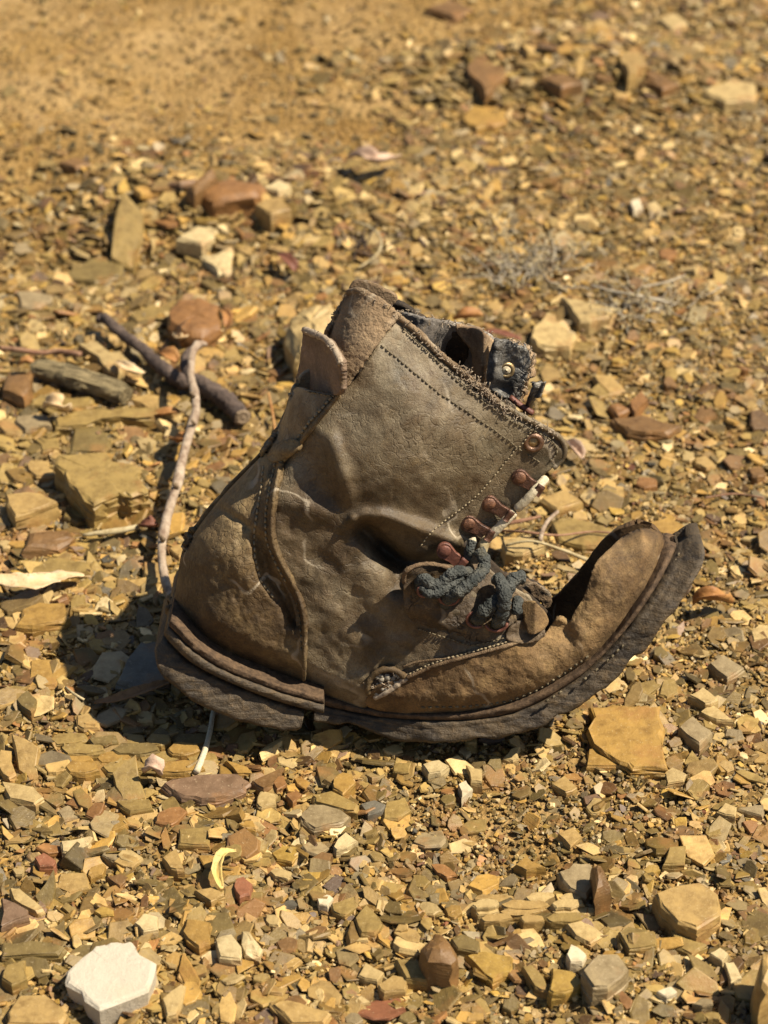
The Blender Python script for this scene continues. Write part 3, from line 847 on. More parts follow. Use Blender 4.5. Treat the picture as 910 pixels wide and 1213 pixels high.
# ---- frayed threads along the collar
def fray(n, line, spread, ln, r=0.00022, w0=None, name='frayed_threads', mat='fray'):
    q = np.array(smooth_line(line, 2.0)); mb = MB()
    for _ in range(n):
        i = random.randrange(len(q)); x, y = q[i] + np.array([random.gauss(0, spread), random.gauss(0, spread)])
        w = (float(wsurf(np.array([x]), np.array([y]), 0, False)[0]) if w0 is None else w0(x, y)) + random.uniform(-0.001, 0.002)
        a = random.uniform(0, 6.28); pts = []
        for k in range(5):
            pts.append(P(np.array([x]), np.array([y]), np.array([w]))[0])
            a += random.uniform(-1.1, 1.1); l = random.uniform(0.5, 1.0) * ln / 4
            x += l * math.cos(a); y += l * math.sin(a); w += random.uniform(-0.0006, 0.0009)
        mb.tube(pts, r, 3)
    return tag(mb.build(name, M[mat], boot), kind='stuff')
fray(110, [(545,438),(565,456),(585,474),(605,488)], 3.0, 13)
fray(170, [(430,348),(470,373),(520,418),(590,477),(660,516)], 1.5, 7)
fray(80, [(474,371),(520,380),(562,389),(583,398)], 1.5, 7, w0=lambda x, y: -0.018)
fray(60, [(606,403),(630,415),(630,432),(617,480)], 1.0, 5, w0=lambda x, y: -0.005)
fray(60, [(361,391),(386,402),(404,431)], 1.2, 6, w0=lambda x, y: float(tab_w(np.array([x]), np.array([y]))[0]))
fray(90, [(387,404),(398,374),(412,348)], 1.2, 6, w0=lambda x, y: 0.003)
fray(60, [(440,815),(460,815),(480,803)], 3, 8)

# ---- sole
def band(name, top, bot, mat, prof_w, inset_top=0.0, rough=0.0008, seed=1, rows=8, x_min=None, x_max=None, n_st=150, groove=None, jag=0.0, flare=0.0):
    """slab with the traced side view (top and bottom line); prof_w gives its half width along the length"""
    t = np.array(smooth_line(top, 2.0)); b = np.array(smooth_line(bot, 2.0))
    def resamp(q, n):
        s = np.r_[0, np.cumsum(np.hypot(*np.diff(q, axis=0).T))]; s /= s[-1]
        u = np.linspace(0, 1, n)
        return np.stack([np.interp(u, s, q[:, 0]), np.interp(u, s, q[:, 1])], 1)
    T = resamp(t, n_st); B = resamp(b, n_st)
    u = np.linspace(0, 1, n_st)
    W = prof_w(u, T)
    V = []; rings = []
    for i in range(n_st):
        ring = []
        for j in range(rows + 1):
            f = j / rows
            x = T[i, 0] * (1 - f) + B[i, 0] * f; y = T[i, 1] * (1 - f) + B[i, 1] * f
            if jag: y += jag * f ** 2 * float(fbm(x / 26, seed * 3.1, seed, 4))
            edge = 0.0012 * (max(0, 1 - f * 7) ** 2 + max(0, 1 - (1 - f) * 5) ** 2)
            w = W[i] - edge - (1 - f) * flare * min(1, W[i] / 0.02) + rough * 0.8 * float(fbm(x / 14, y / 5, seed, 3)) * min(1, W[i] / 0.01)
            if groove:
                for gf, gd, gw in groove: w -= gd * math.exp(-((f - gf) / gw) ** 2)
            ring.append((x, y, max(w, 0.0002)))
        q = np.array(ring)
        near = P(q[:, 0], q[:, 1], q[:, 2])
        far = near.copy(); far[:, 1] = -far[:, 1] * np.interp(q[:, 0], [520, 650, 790, 835], [1.0, 0.75, 0.16, 0.05])
        rings.append(np.concatenate([near, far[::-1]]))
    m = len(rings[0]); V = np.concatenate(rings)
    F = []
    for i in range(n_st - 1):
        for k in range(m):
            k2 = (k + 1) % m
            F.append((i * m + k, (i + 1) * m + k, (i + 1) * m + k2, i * m + k2))
    F.append(tuple(range(m))); F.append(tuple((n_st - 1) * m + k for k in range(m - 1, -1, -1)))
    return mesh_obj(name, V, F, mat, boot, True)

def lerp(a, b, f): return [(x0 * (1 - f) + x1 * f, y0 * (1 - f) + y1 * f) for (x0, y0), (x1, y1) in zip(a, b)]
def plan(extra):
    def fn(u, T):
        x = T[:, 0]
        w = np.interp(x, [186, 240, 300, 380, 430, 500, 600, 680, 760, 835], [30, 30, 31, 31, 34, 43, 47, 45, 41, 38]) * mm
        hl = np.clip((x - 184) / 62, 0, 1); w = w * np.sqrt(np.clip(1 - (1 - hl) ** 2.4, 0.0, 1))
        # toe end rounds off with distance along the sole
        e = np.clip((1 - u) / 0.23, 0, 1)
        tw = np.sqrt(np.clip(1 - (1 - e) ** 1.9, 0.0, 1))
        w = np.where(x > 600, w * tw, w)
        return w + extra
    return fn
# forepart: brown welt strip and thick outsole, from the waist to the toe
WELT_T = [(372,822),(430,838),(480,845),(540,845),(600,837),(650,815),(700,783),(738,742),(768,698),(787,662),(794,639)]
WELT_B = [(372,833),(430,846),(480,852),(540,853),(600,846),(650,825),(697,793),(739,749),(772,704),(793,667),(804,641)]
SOLE_B = [(372,852),(392,857),(440,866),(478,877),(500,881),(530,882),(580,878),(600,870),(620,867),(640,862),(662,850),(700,828),(735,797),(748,783),(765,772),(792,733),(820,692),(834,664),(832,646),(812,637)]
band('welt', WELT_T, WELT_B, M['welt'], plan(-0.0010), seed=5, rows=4)
band('outsole', [(x + 0.5, y + 0.5) for x, y in WELT_B], SOLE_B, M['sole'], plan(0.0028), seed=9, rows=12, rough=0.0013, groove=[(0.30, 0.0014, 0.03), (0.62, 0.0006, 0.03)], jag=9.0, flare=0.004)
# heel: three stacked layers
def heel_plan(extra):
    def fn(u, T):
        x = T[:, 0]
        w = np.interp(x, [186, 260, 385], [39, 41, 42]) * mm
        hl = np.clip((x - 182) / 66, 0, 1)
        return w * np.sqrt(np.clip(1 - (1 - hl) ** 2.4, 0.0, 1)) + extra
    return fn
H0 = [(203,733),(214,744),(232,762),(260,780),(300,799),(340,814),(383,826)]
H1 = [(200,741),(212,753),(230,771),(258,790),(300,808),(340,822),(384,834)]
H2 = [(194,752),(206,766),(226,784),(256,801),(300,820),(340,834),(384,845)]
H3 = [(183,772),(190,797),(220,824),(258,845),(300,858),(335,867),(352,866),(357,862)]
H2b = [(194,753),(205,767),(225,785),(255,802),(300,821),(340,835),(350,838),(361,842)]
band('heel_rand', H0, H1, M['welt'], heel_plan(0.0008), seed=3, rows=5, rough=0.0012)
band('heel_layer', [(x, y + 0.6) for x, y in H1], H2, M['sole'], heel_plan(0.0030), seed=4, rows=5, rough=0.0010, groove=[(0.85, 0.001, 0.1)], flare=0.0015)
band('heel_lift', [(x, y + 0.8) for x, y in H2b], H3, M['sole'], heel_plan(0.0034), seed=6, rows=12, rough=0.0012, jag=5.0, flare=0.004)
# insole closes the inside
band('insole', [(x, y - 7) for x, y in WELT_T[:-2]], [(x, y + 2) for x, y in WELT_T[:-2]], M['inner'], plan(-0.012), seed=7, rows=2, n_st=60)
stitches([(640,835),(668,818),(700,799),(735,768),(765,728),(786,692),(800,665),(806,652)], 8.5, 3.5, 0.0035, 'darkthread', r=0.0006, wfn=lambda x, y: np.interp(x, [640, 700, 760, 800, 810], [46, 44, 36, 20, 12]) * mm, name='welt_stitching', miss=0.45)

# ================================================================== stones
C = dict(
 tan=(0.48, 0.35, 0.16), ochre=(0.43, 0.29, 0.10), khaki=(0.36, 0.275, 0.115), olive=(0.235, 0.190, 0.085), pale=(0.56, 0.44, 0.235), cream=(0.66, 0.55, 0.34),
 rust=(0.33, 0.19, 0.085), brown=(0.25, 0.16, 0.075), purple=(0.25, 0.18, 0.13), grey=(0.37, 0.31, 0.20), bluegrey=(0.20, 0.20, 0.175), red=(0.33, 0.16, 0.10), white=(0.74, 0.66, 0.50), yellow=(0.45, 0.32, 0.10))

for _k, _c in C.items():
    C[_k] = tuple(0.64 * k * x ** g for x, g, k in zip(_c, (1.08, 1.15, 1.22), (1.01, 0.985, 0.93)))

def slab_mesh(poly_xy, h, z0, col, taper=1.08, detail=1, under=0.004, chamf=0.0012, tiltx=0.0, tilty=0.0, rough=1.0, rnd=False, flat=None):
    """an angular shale piece: jittered outline, split layered sides, chamfered rim, slightly uneven top. z0: ground height fn value"""
    p = [np.array(q, float) for q in poly_xy]
    n0 = len(p); cen = sum(p) / n0
    size = max(np.linalg.norm(q - cen) for q in p)
    sub = 3 if size > 0.018 else 2
    out = []
    for i in range(n0):
        a, b = p[i], p[(i + 1) % n0]
        e = b - a; L = np.linalg.norm(e); nn = np.array([e[1], -e[0]]) / (L + 1e-9)
        for k in range(sub):
            t = k / sub + (random.uniform(-.12, .12) if k else 0)
            out.append(a + e * t + nn * (random.gauss(0, 0.045) * L * rough if k else 0))
    n = len(out)
    rings = []
    def ring(scale, z, jit=0.0, zj=0.0):
        rings.append([(cen[0] + (q[0] - cen[0]) * scale + random.gauss(0, jit), cen[1] + (q[1] - cen[1]) * scale + random.gauss(0, jit), z + random.gauss(0, zj)) for q in out])
    if rnd:
        nz = lambda q: 0
        sl = random.uniform(0, 6.28)
        for s, z in ((0.35, 1.0), (0.70, 0.97), (0.88, 0.88), (0.98, 0.70), (1.02, 0.45), (1.0, 0.15)):
            ring(s, h * z, size * 0.034, h * 0.03)
        ring(taper * 0.97, -under, size * 0.02)
        v = [(cen[0], cen[1], h)] + [q for g in rings for q in g]
        f = [(0, 1 + k, 1 + (k + 1) % n) for k in range(n)]
        for i in range(len(rings) - 1):
            a = 1 + i * n; b = a + n
            f += [(a + k, b + k, b + (k + 1) % n, a + (k + 1) % n) for k in range(n)]
        V = np.array(v)
        dx, dy = V[:, 0] - cen[0], V[:, 1] - cen[1]
        V[:, 2] += np.clip(V[:, 2] / h, 0, 1) * (0.10 * h * np.sin(dx / size * 2.2 + sl) + 0.08 * h * np.sin(dy / size * 3.1 + sl * 2)) + tiltx * dx + tilty * dy
        return V, f, cen
    ch = min(chamf, size * 0.1)
    zj = min(0.0005, size * 0.02) * rough
    ring(0.90, h, size * 0.02, zj * 0.25)
    ring(1 - ch / size, h - ch * 0.25, size * 0.005, zj)
    ring(1.0, h - ch * 1.2, size * 0.006, 0)
    nlay = (3 if h > 0.013 else (2 if h > 0.008 else 1)) if flat is None else flat
    for k in range(nlay):
        f = (k + 1) / (nlay + 1)
        s = 1 + (taper - 1) * f
        f += random.uniform(-.08, .08)
        zz = h * (1 - f)
        ring(s - random.uniform(0, .02), zz + 0.0003, size * 0.016, 0.0004)
        ring(s + random.uniform(-0.005, .02), zz - 0.0003, size * 0.016, 0.0004)
    ring(taper, -under, size * 0.01)
    v = [(cen[0], cen[1], h)] + [q for r in rings for q in r]
    f = [(0, 1 + k, 1 + (k + 1) % n) for k in range(n)]
    for i in range(len(rings) - 1):
        a = 1 + i * n; b = a + n
        f += [(a + k, b + k, b + (k + 1) % n, a + (k + 1) % n) for k in range(n)]
    V = np.array(v)
    V[:, 2] += tiltx * (V[:, 0] - cen[0]) + tilty * (V[:, 1] - cen[1])
    return V, f, cen

def stone(px_poly, h_mm, col, label, cat='stone', name='shale_stone', tx=0.0, ty=0.0, mat=None, taper=1.07, group=None, under=5, rnd=None, flat=None):
    q = np.array(px_poly, float)
    area = np.sum(q[:, 0] * np.roll(q[:, 1], -1) - np.roll(q[:, 0], -1) * q[:, 1])
    if area > 0: q = q[::-1]
    c = q.mean(0)
    if c[1] < 150: h_mm *= 0.6
    if 4 < h_mm < 10: h_mm = 3 + (h_mm - 3) * 0.72
    h = h_mm * mm
    W = gpos(np.array([c[0]]), np.array([c[1]]), h)[0]
    zt = W[2]
    d = ray(q[:, 0], q[:, 1]); t = (zt - CAMPOS[2]) / d[:, 2]
    G = (CAMPOS + d * t[:, None])[:, :2]
    if rnd is None: rnd = (col in ('red', 'rust', 'brown', 'cream', 'white') and h_mm >= 7) or h_mm >= 14 and col != 'khaki'
    V, f, cen = slab_mesh(G, h, 0, col, taper, under=under * mm, tiltx=tx, tilty=ty, rnd=rnd, flat=flat, rough=0.5 if flat == 0 else 1.0)
    V[:, 0] -= cen[0]; V[:, 1] -= cen[1]
    o = mesh_obj(name, V, f, mat or M['shale'], loc=(cen[0], cen[1], zt - h))
    j = random.uniform(0.94, 1.12)
    if rnd and h_mm > 9:
        o.data.polygons.foreach_set('use_smooth', [True] * len(o.data.polygons)); o.data.set_sharp_from_angle(angle=math.radians(24))
    set_col(o, np.array(C[col]) * j)

    tag(o, label, cat, group)
    return o

LAND = []          # (cx, cy, r) of everything placed by eye, so that random chips keep clear
def S(poly, h, col, label, **k):
    q = np.array(poly, float)
    LAND.append((poly, q.mean(0), max(np.hypot(*(q - q.mean(0)).T))))
    return stone(poly, h, col, label, **k)

S([(18,345),(35,344),(61,349),(62,355),(45,363),(25,363)],4,'grey','pale grey slab at the left edge above the weathered wood chunk')
S([(152,372),(182,359),(197,365),(192,378),(162,382)],4,'khaki','flat khaki slab left of the rusty brown boulder')
S([(197,363),(210,350),(235,347),(262,360),(262,382),(240,394),(212,391)],15,'rust','rounded rusty brown boulder above the dark branch',cat='rock',name='rock',taper=1.12)
S([(93,406),(114,403),(131,417),(144,416),(154,427),(134,441),(121,431)],8,'pale','angular pale tan block right of the weathered wood chunk')
S([(35,479),(45,466),(109,470),(111,479),(86,483)],5,'khaki','thin khaki slab in the shade under the weathered wood chunk')
S([(63,494),(86,488),(159,481),(202,482),(182,493),(121,495),(101,503),(68,504)],6,'khaki','long narrow slab below the weathered wood, pointing at the pale stick')
S([(152,472),(177,466),(210,474),(210,486),(177,484)],4,'tan','tan slab touching the pale stick at its left, below the dark branch')
S([(83,535),(88,507),(119,504),(131,522),(124,536)],3,'olive','flat olive and purple slab just above the big thick slab at left')
S([(2,461),(7,441),(38,439),(38,461),(28,472)],10,'brown','brown block at the left edge beside the weathered wood chunk')
S([(20,492),(58,492),(61,504),(30,508),(18,499)],6,'grey','grey angular stone at left under the folded cream leaf')
S([(40,520),(68,517),(73,532),(50,534)],3,'khaki','small flat khaki stone above left of the big thick slab')
S([(67,538),(126,536),(131,545),(167,553),(164,563),(177,581),(157,587),(141,584),(111,597),(83,573),(64,548)],17,'khaki','big thick khaki slab with broken layered edge, largest stone at left',cat='rock',name='rock',taper=1.0)
S([(6,584),(50,584),(68,593),(40,604),(18,611),(8,596)],11,'tan','tan block at the left edge below the big thick slab')
S([(27,649),(33,631),(83,625),(87,634),(71,646)],9,'brown','dark brown oblong block at left, above the cream leaf')
S([(23,682),(58,659),(106,666),(106,677),(76,679),(45,683)],6,'khaki','khaki slab that the long cream leaf leans on')
S([(18,740),(25,722),(48,712),(76,713),(82,730),(71,736),(38,742)],9,'ochre','orange tinted oblong stone left of the boot heel shadow')
S([(33,555),(35,544),(58,545),(58,553),(67,563),(43,564)],5,'tan','small tan stone at the left of the big thick slab')
S([(88,704),(101,703),(100,717),(83,722)],3,'khaki','small upright khaki chip above right of the orange tinted stone')
S([(200,649),(217,643),(227,650),(212,658)],5,'tan','tan stone between the pale stick and the boot heel')
S([(33,814),(36,781),(58,780),(91,788),(66,812)],5,'ochre','layered ochre slab at the left edge of the boot shadow')
S([(137,807),(168,759),(190,759),(198,806),(168,817)],6,'bluegrey','smooth blue grey slate lying in the shadow behind the heel')
S([(16,879),(47,891),(45,916),(36,921),(22,908)],6,'tan','upright tan plate near the left edge, below the boot shadow',tx=0.1,ty=0.5)
S([(135,919),(162,905),(173,940),(148,943),(137,930)],8,'khaki','upright khaki plate standing left of the purple slab below the heel',ty=0.5)
S([(193,928),(230,916),(279,915),(296,925),(285,936),(255,946),(215,944)],6,'purple','cracked purple grey slab with the twig tip lying on it')
S([(1,886),(14,888),(19,916),(11,921),(1,913)],5,'tan','tan stone cut by the left edge of the picture, beside the upright tan plate')
S([(1,925),(41,932),(52,943),(41,951),(11,945)],6,'pale','long pale stone at the left edge below the upright tan plate')
S([(137,948),(178,946),(181,957),(154,961)],4,'khaki','small layered khaki slab just below the upright khaki plate')
S([(187,962),(214,954),(222,960),(203,976),(184,973)],4,'rust','rust stained chip below the cracked purple slab')
S([(19,828),(33,817),(44,828),(37,843)],7,'olive','dark three cornered stone at left above the upright tan plate')
S([(78,1150),(104,1128),(114,1120),(140,1115),(157,1114),(165,1128),(185,1140),(176,1173),(118,1195),(78,1165)],11,'white','large smooth cream white stone in the lower left corner',cat='rock',name='white_stone',mat=M['white'],taper=0.93,rnd=False,flat=0)
S([(211,981),(250,978),(248,1001),(211,999)],5,'khaki','square khaki slab above the curled yellow leaf')
S([(1,1062),(33,1076),(34,1084),(1,1098)],8,'purple','purple topped ochre stone at the left edge in the lower part')
S([(11,1051),(22,1051),(52,1076),(44,1080),(16,1065)],6,'pale','long pale stone slanting down beside the purple topped one')
S([(41,1060),(65,1040),(66,1054),(51,1073)],6,'olive','olive chip standing on edge above the white stone at lower left',ty=0.7)
S([(71,996),(110,990),(104,999),(82,1010),(74,1008)],6,'cream','pale elongated stone right of the small red pebble')
S([(192,1015),(209,1004),(218,1029),(203,1028)],7,'tan','pointed tan stone left of the curled yellow leaf')
S([(159,1093),(170,1081),(187,1085),(187,1100),(170,1103)],6,'cream','cream stone just above the large white stone')
S([(217,1103),(220,1087),(250,1092),(249,1117),(236,1122)],6,'ochre','five sided ochre brown slab up right of the large white stone')
S([(66,1051),(71,1034),(102,1033),(106,1051),(82,1058)],5,'tan','flat tan stone between the olive chip and the white stone')
S([(41,1015),(52,1009),(66,1018),(63,1025),(47,1026)],7,'red','small dark red pebble at the lower left',cat='pebble',name='pebble')
S([(8,1199),(22,1177),(55,1177),(80,1199),(72,1212),(8,1212)],8,'tan','big tan stone cut by the bottom edge left of the white stone')
S([(192,1183),(212,1166),(220,1166),(209,1199),(198,1202)],7,'pale','tall pale stone right of the large white stone')
S([(1,1117),(38,1114),(77,1120),(69,1129),(1,1133)],7,'olive','olive layered slab at the left edge above the white stone')
S([(8,1142),(30,1136),(32,1158),(14,1166),(2,1158)],9,'khaki','dark flecked block at the left edge beside the white stone')
S([(355,966),(367,952),(400,955),(414,966),(403,974),(373,981),(359,973)],5,'grey','mottled pinkish grey slab below the shadow of the waist')
S([(370,941),(392,936),(425,952),(422,960),(406,958),(373,949)],6,'khaki','long khaki slab above the mottled pinkish grey one')
S([(395,922),(405,914),(417,916),(421,925),(406,940),(395,933)],8,'ochre','heart shaped ochre stone at the front edge of the boot shadow')
S([(426,952),(444,947),(457,952),(452,960),(436,965)],6,'bluegrey','blue grey triangular chip below the boot shadow')
S([(454,969),(458,949),(480,943),(487,958),(472,970)],5,'khaki','rounded khaki plate right of the blue grey chip')
S([(304,952),(310,936),(329,940),(326,951),(310,957)],5,'pale','pale five sided chip under the rusty chips near the heel shadow')
S([(395,1003),(410,985),(424,995),(411,1003),(399,1007)],7,'cream','jagged whitish stone below the mottled slab')
S([(255,1111),(274,1105),(286,1120),(285,1136),(260,1133)],8,'cream','left one of two cream stones side by side below the red crumbly pebble')
S([(286,1100),(294,1099),(310,1120),(307,1129),(290,1129)],9,'cream','right one of two cream stones side by side below the red crumbly pebble')
S([(420,1087),(433,1070),(454,1092),(444,1106),(428,1105)],5,'khaki','large smooth khaki plate near the bottom centre')
S([(392,1070),(420,1061),(424,1070),(409,1084),(395,1079)],5,'khaki','khaki slab touching the small white pebble near the bottom centre')
S([(376,1064),(388,1059),(395,1063),(388,1073),(378,1071)],6,'white','small white pebble left of the khaki slab near the bottom centre',cat='pebble',name='pebble')
S([(424,1155),(433,1139),(455,1151),(447,1161)],6,'pale','pale triangular chip near the bottom edge, left of the centre')
S([(448,1166),(466,1154),(483,1158),(480,1172),(455,1175)],7,'tan','tan stone at the bottom beside the pale triangular chip')
S([(321,1188),(340,1183),(373,1194),(392,1199),(384,1211),(345,1211)],7,'tan','wide tan slab cut by the bottom edge right of the white stone')
S([(277,1050),(280,1040),(288,1037),(299,1046),(296,1059),(284,1062)],8,'red','crumbly brick red pebble beside the curled yellow leaf',cat='pebble',name='pebble',taper=1.15)
S([(230,1054),(255,1050),(266,1059),(250,1067)],6,'tan','tan wedge touching the lower end of the curled yellow leaf')
S([(266,900),(293,908),(300,916),(282,916)],4,'ochre','orange chip poking out of the heel shadow')
S([(297,925),(337,907),(326,925),(312,934)],5,'brown','brown pointed slab between the purple slab and the heart shaped stone')
S([(322,922),(336,918),(340,928),(328,935)],4,'rust','small rusty orange chip beside the brown pointed slab')
S([(338,941),(350,934),(358,940),(347,951)],4,'rust','rusty chip left of the long khaki slab')
S([(497,1124),(510,1106),(523,1100),(544,1132),(536,1144),(507,1139)],17,'brown','bulky reddish brown rock near the bottom centre',cat='rock',name='rock',taper=1.15)
S([(551,1130),(573,1126),(608,1132),(606,1151),(584,1161),(573,1153)],6,'yellow','yellow ochre slab right of the bulky reddish brown rock')
S([(468,1135),(494,1137),(521,1155),(507,1162),(481,1158)],7,'khaki','long khaki slab left below the bulky reddish brown rock')
S([(650,1172),(654,1145),(679,1149),(691,1164),(684,1170),(655,1176)],9,'yellow','square yellow stone near the bottom, left of the grey chunk')
S([(618,1144),(629,1141),(645,1158),(650,1174),(634,1169)],6,'khaki','narrow khaki slab leaning by the square yellow stone')
S([(671,1093),(687,1090),(700,1095),(716,1106),(700,1116),(682,1108)],5,'pale','smooth pale almond shaped slab in the lower right')
S([(671,1130),(676,1118),(695,1130),(690,1139),(676,1140)],8,'white','bright white angular chip below the almond shaped slab')
S([(534,1111),(547,1106),(568,1114),(566,1127),(542,1124)],8,'olive','smooth olive stone just right of the bulky reddish brown rock')
S([(552,905),(571,911),(571,926),(558,925)],8,'pale','pale block in front of the boot sole, at the shadow edge')
S([(543,928),(552,924),(560,933),(547,945)],7,'white','white broken chip below the pale block in front of the sole')
S([(500,905),(520,899),(532,906),(522,914),(508,916)],6,'cream','cream fragment poking out of the shadow in front of the sole')
S([(610,1024),(624,1012),(632,1021),(647,1027),(624,1031)],6,'ochre','ochre stone left of the round grey one')
S([(661,1032),(679,1021),(700,1022),(710,1045),(695,1060),(675,1052)],6,'grey','round grey stone with the brown rock casting shade on it')
S([(700,1023),(711,1022),(725,1049),(706,1057)],15,'brown','brown upright rock standing on the round grey stone',taper=1.1)
S([(654,929),(668,918),(684,932),(671,938)],4,'tan','diamond shaped tan chip left below the big ochre slab')
S([(661,987),(679,979),(690,990),(676,1003)],5,'tan','tan plate in fine gravel below the big ochre slab')
S([(697,836),(740,834),(783,835),(785,870),(791,910),(750,911),(726,898),(703,881)],7,'ochre','big squarish ochre slab with pale veins, by the toe of the boot',cat='rock',name='rock',taper=0.98)
S([(697,887),(706,885),(738,907),(695,907)],5,'ochre','triangular piece broken off the lower corner of the big ochre slab')
S([(805,861),(820,847),(844,866),(829,881)],9,'grey','pinkish grey cube-like stone right of the big ochre slab')
S([(816,823),(833,813),(851,828),(836,833)],7,'pale','pale stone above the pinkish grey one at right')
S([(829,843),(843,833),(869,853),(849,852)],5,'pale','pale pointed plate right of the big ochre slab, beside the pinkish grey one')
S([(776,1057),(800,1048),(829,1043),(851,1057),(853,1082),(826,1099),(803,1092),(783,1072)],11,'tan','large rounded tan rock with a crease in the lower right',cat='rock',name='rock',taper=1.05)
S([(786,1023),(793,1003),(813,1001),(811,1023)],6,'khaki','squarish khaki stone above the large rounded tan rock')
S([(733,1102),(776,1102),(778,1119),(746,1124)],6,'khaki','oblong khaki slab below left of the large rounded tan rock')
S([(690,1149),(707,1129),(733,1129),(745,1146),(720,1169),(703,1169)],12,'grey','grey chunk with a rusty top near the lower right')
S([(778,1174),(795,1168),(802,1174),(790,1181)],6,'white','white elongated pebble near the bottom right',cat='pebble',name='pebble')
S([(858,1139),(869,1139),(879,1157),(866,1163)],8,'cream','cream stone near the tall rock at the right edge')
S([(898,1157),(903,1125),(915,1117),(935,1120),(930,1165),(905,1172)],30,'tan','tall tan rock cut by the right edge near the bottom, throwing a dark shadow',cat='rock',name='rock',taper=1.05)
S([(873,958),(886,955),(906,953),(903,966)],4,'grey','thin grey plate near the right edge')
S([(849,961),(859,950),(873,955),(871,966)],5,'pale','pale chip touching the thin grey plate near the right edge')
S([(841,1129),(853,1122),(863,1129),(856,1139)],7,'cream','round cream stone left of the tall rock at the right edge')
S([(664,351),(683,353),(729,365),(722,374),(687,380)],9,'pale','pale wedge shaped slab up right of the torn collar')
S([(629,399),(648,368),(668,385),(683,395),(675,411),(637,407)],9,'pale','pale triangular rock just right of the torn collar',cat='rock',name='rock')
S([(723,495),(760,491),(806,503),(791,513),(745,510)],8,'brown','long brown slab to the right of the boot collar')
S([(720,480),(733,474),(748,484),(733,491)],9,'rust','reddish pebble on the left end of the long brown slab',cat='pebble',name='pebble')
S([(746,476),(760,461),(768,472),(752,490)],8,'rust','pinkish chip leaning behind the long brown slab')
S([(702,443),(725,445),(741,461),(721,466)],6,'tan','tan plate up left of the pinkish chip')
S([(698,463),(710,453),(721,465),(710,470)],5,'khaki','little khaki plate touching the tan one right of the collar')
S([(653,618),(665,611),(700,618),(735,630),(728,645),(690,648),(662,640)],9,'khaki','wide khaki slab between the lace hooks and the raised toe')
S([(640,590),(670,578),(690,592),(660,603)],7,'tan','tan stone under the lower corner of the collar')
S([(595,640),(625,632),(645,642),(620,655),(600,652)],7,'pale','pale stone behind the laces at the open instep')
S([(337,384),(345,372),(365,360),(398,357),(402,375),(385,402),(362,414),(348,412)],24,'pale','large pale rock standing behind the pull tab of the boot',cat='rock',name='rock',taper=1.05)
S([(70,327),(108,305),(152,305),(142,324),(113,334)],9,'olive','olive pointed slab in the far rubble at upper left')
S([(130,290),(149,252),(171,266),(157,298)],16,'khaki','greyish plate standing up in the far rubble',ty=0.6)
S([(172,276),(190,262),(200,270),(180,292)],9,'pale','pale stone leaning against the standing greyish plate')
S([(239,300),(278,286),(273,320),(258,322)],9,'cream','cream stone with a pointed foot in the far rubble')
S([(210,281),(239,264),(258,271),(239,288)],7,'cream','cream slab left of the cream stone in the far rubble')
S([(229,223),(273,208),(316,218),(302,232),(253,236)],10,'rust','broad reddish tan slab on top of the far rubble')
S([(220,219),(253,203),(258,209),(229,224)],14,'brown','dark brown plate tilted up behind the broad reddish slab',ty=0.4)
S([(302,242),(331,232),(345,247),(321,253)],10,'tan','tan blocky stone right of the broad reddish slab')
S([(312,222),(330,212),(345,218),(330,226)],8,'cream','bright cream stone at the right end of the broad reddish slab')
S([(548,142),(560,122),(600,128),(598,143),(565,152)],9,'ochre','ochre block in the far rubble at top, right of the middle')
S([(835,108),(865,92),(895,98),(893,118),(860,120)],12,'pale','blurred whitish rock at the upper right',cat='rock',name='rock')
S([(735,66),(752,52),(766,75),(745,88)],16,'tan','tall blurred tan stone in the far rubble')
S([(747,237),(757,234),(762,246),(751,249)],7,'white','single small white stone standing out at upper right',cat='pebble',name='pebble')
S([(553,78),(575,62),(600,88),(575,106)],11,'brown','blurred brown block at the top, right of the middle')
S([(760,95),(785,88),(805,98),(785,105)],8,'brown','dark blurred stone left of the whitish rock at the upper right')
S([(505,8),(535,0),(560,10),(540,22)],7,'brown','blurred brown slab at the very top edge')
S([(690,30),(715,22),(735,34),(710,44)],8,'tan','blurred tan stone near the top edge, right of the middle')
S([(640,92),(668,86),(690,96),(665,102)],9,'brown','flat blurred dark slab left of the tall tan stone')
S([(780,22),(800,14),(815,26),(795,34)],12,'pale','blurred pale stone near the top right corner')
S([(70,192),(90,186),(108,192),(90,198)],5,'brown','lone flat brown stone on the sandy patch at upper left')
S([(840,785),(858,775),(882,790),(862,803)],6,'grey','grey stone at right, below the orange curled leaf')
S([(795,1100),(812,1108),(838,1118),(820,1130),(800,1122)],5,'khaki','khaki slab just below the large rounded tan rock')
S([(760,625),(790,612),(812,622),(790,634)],4,'ochre','ochre plate behind the tip of the toe')

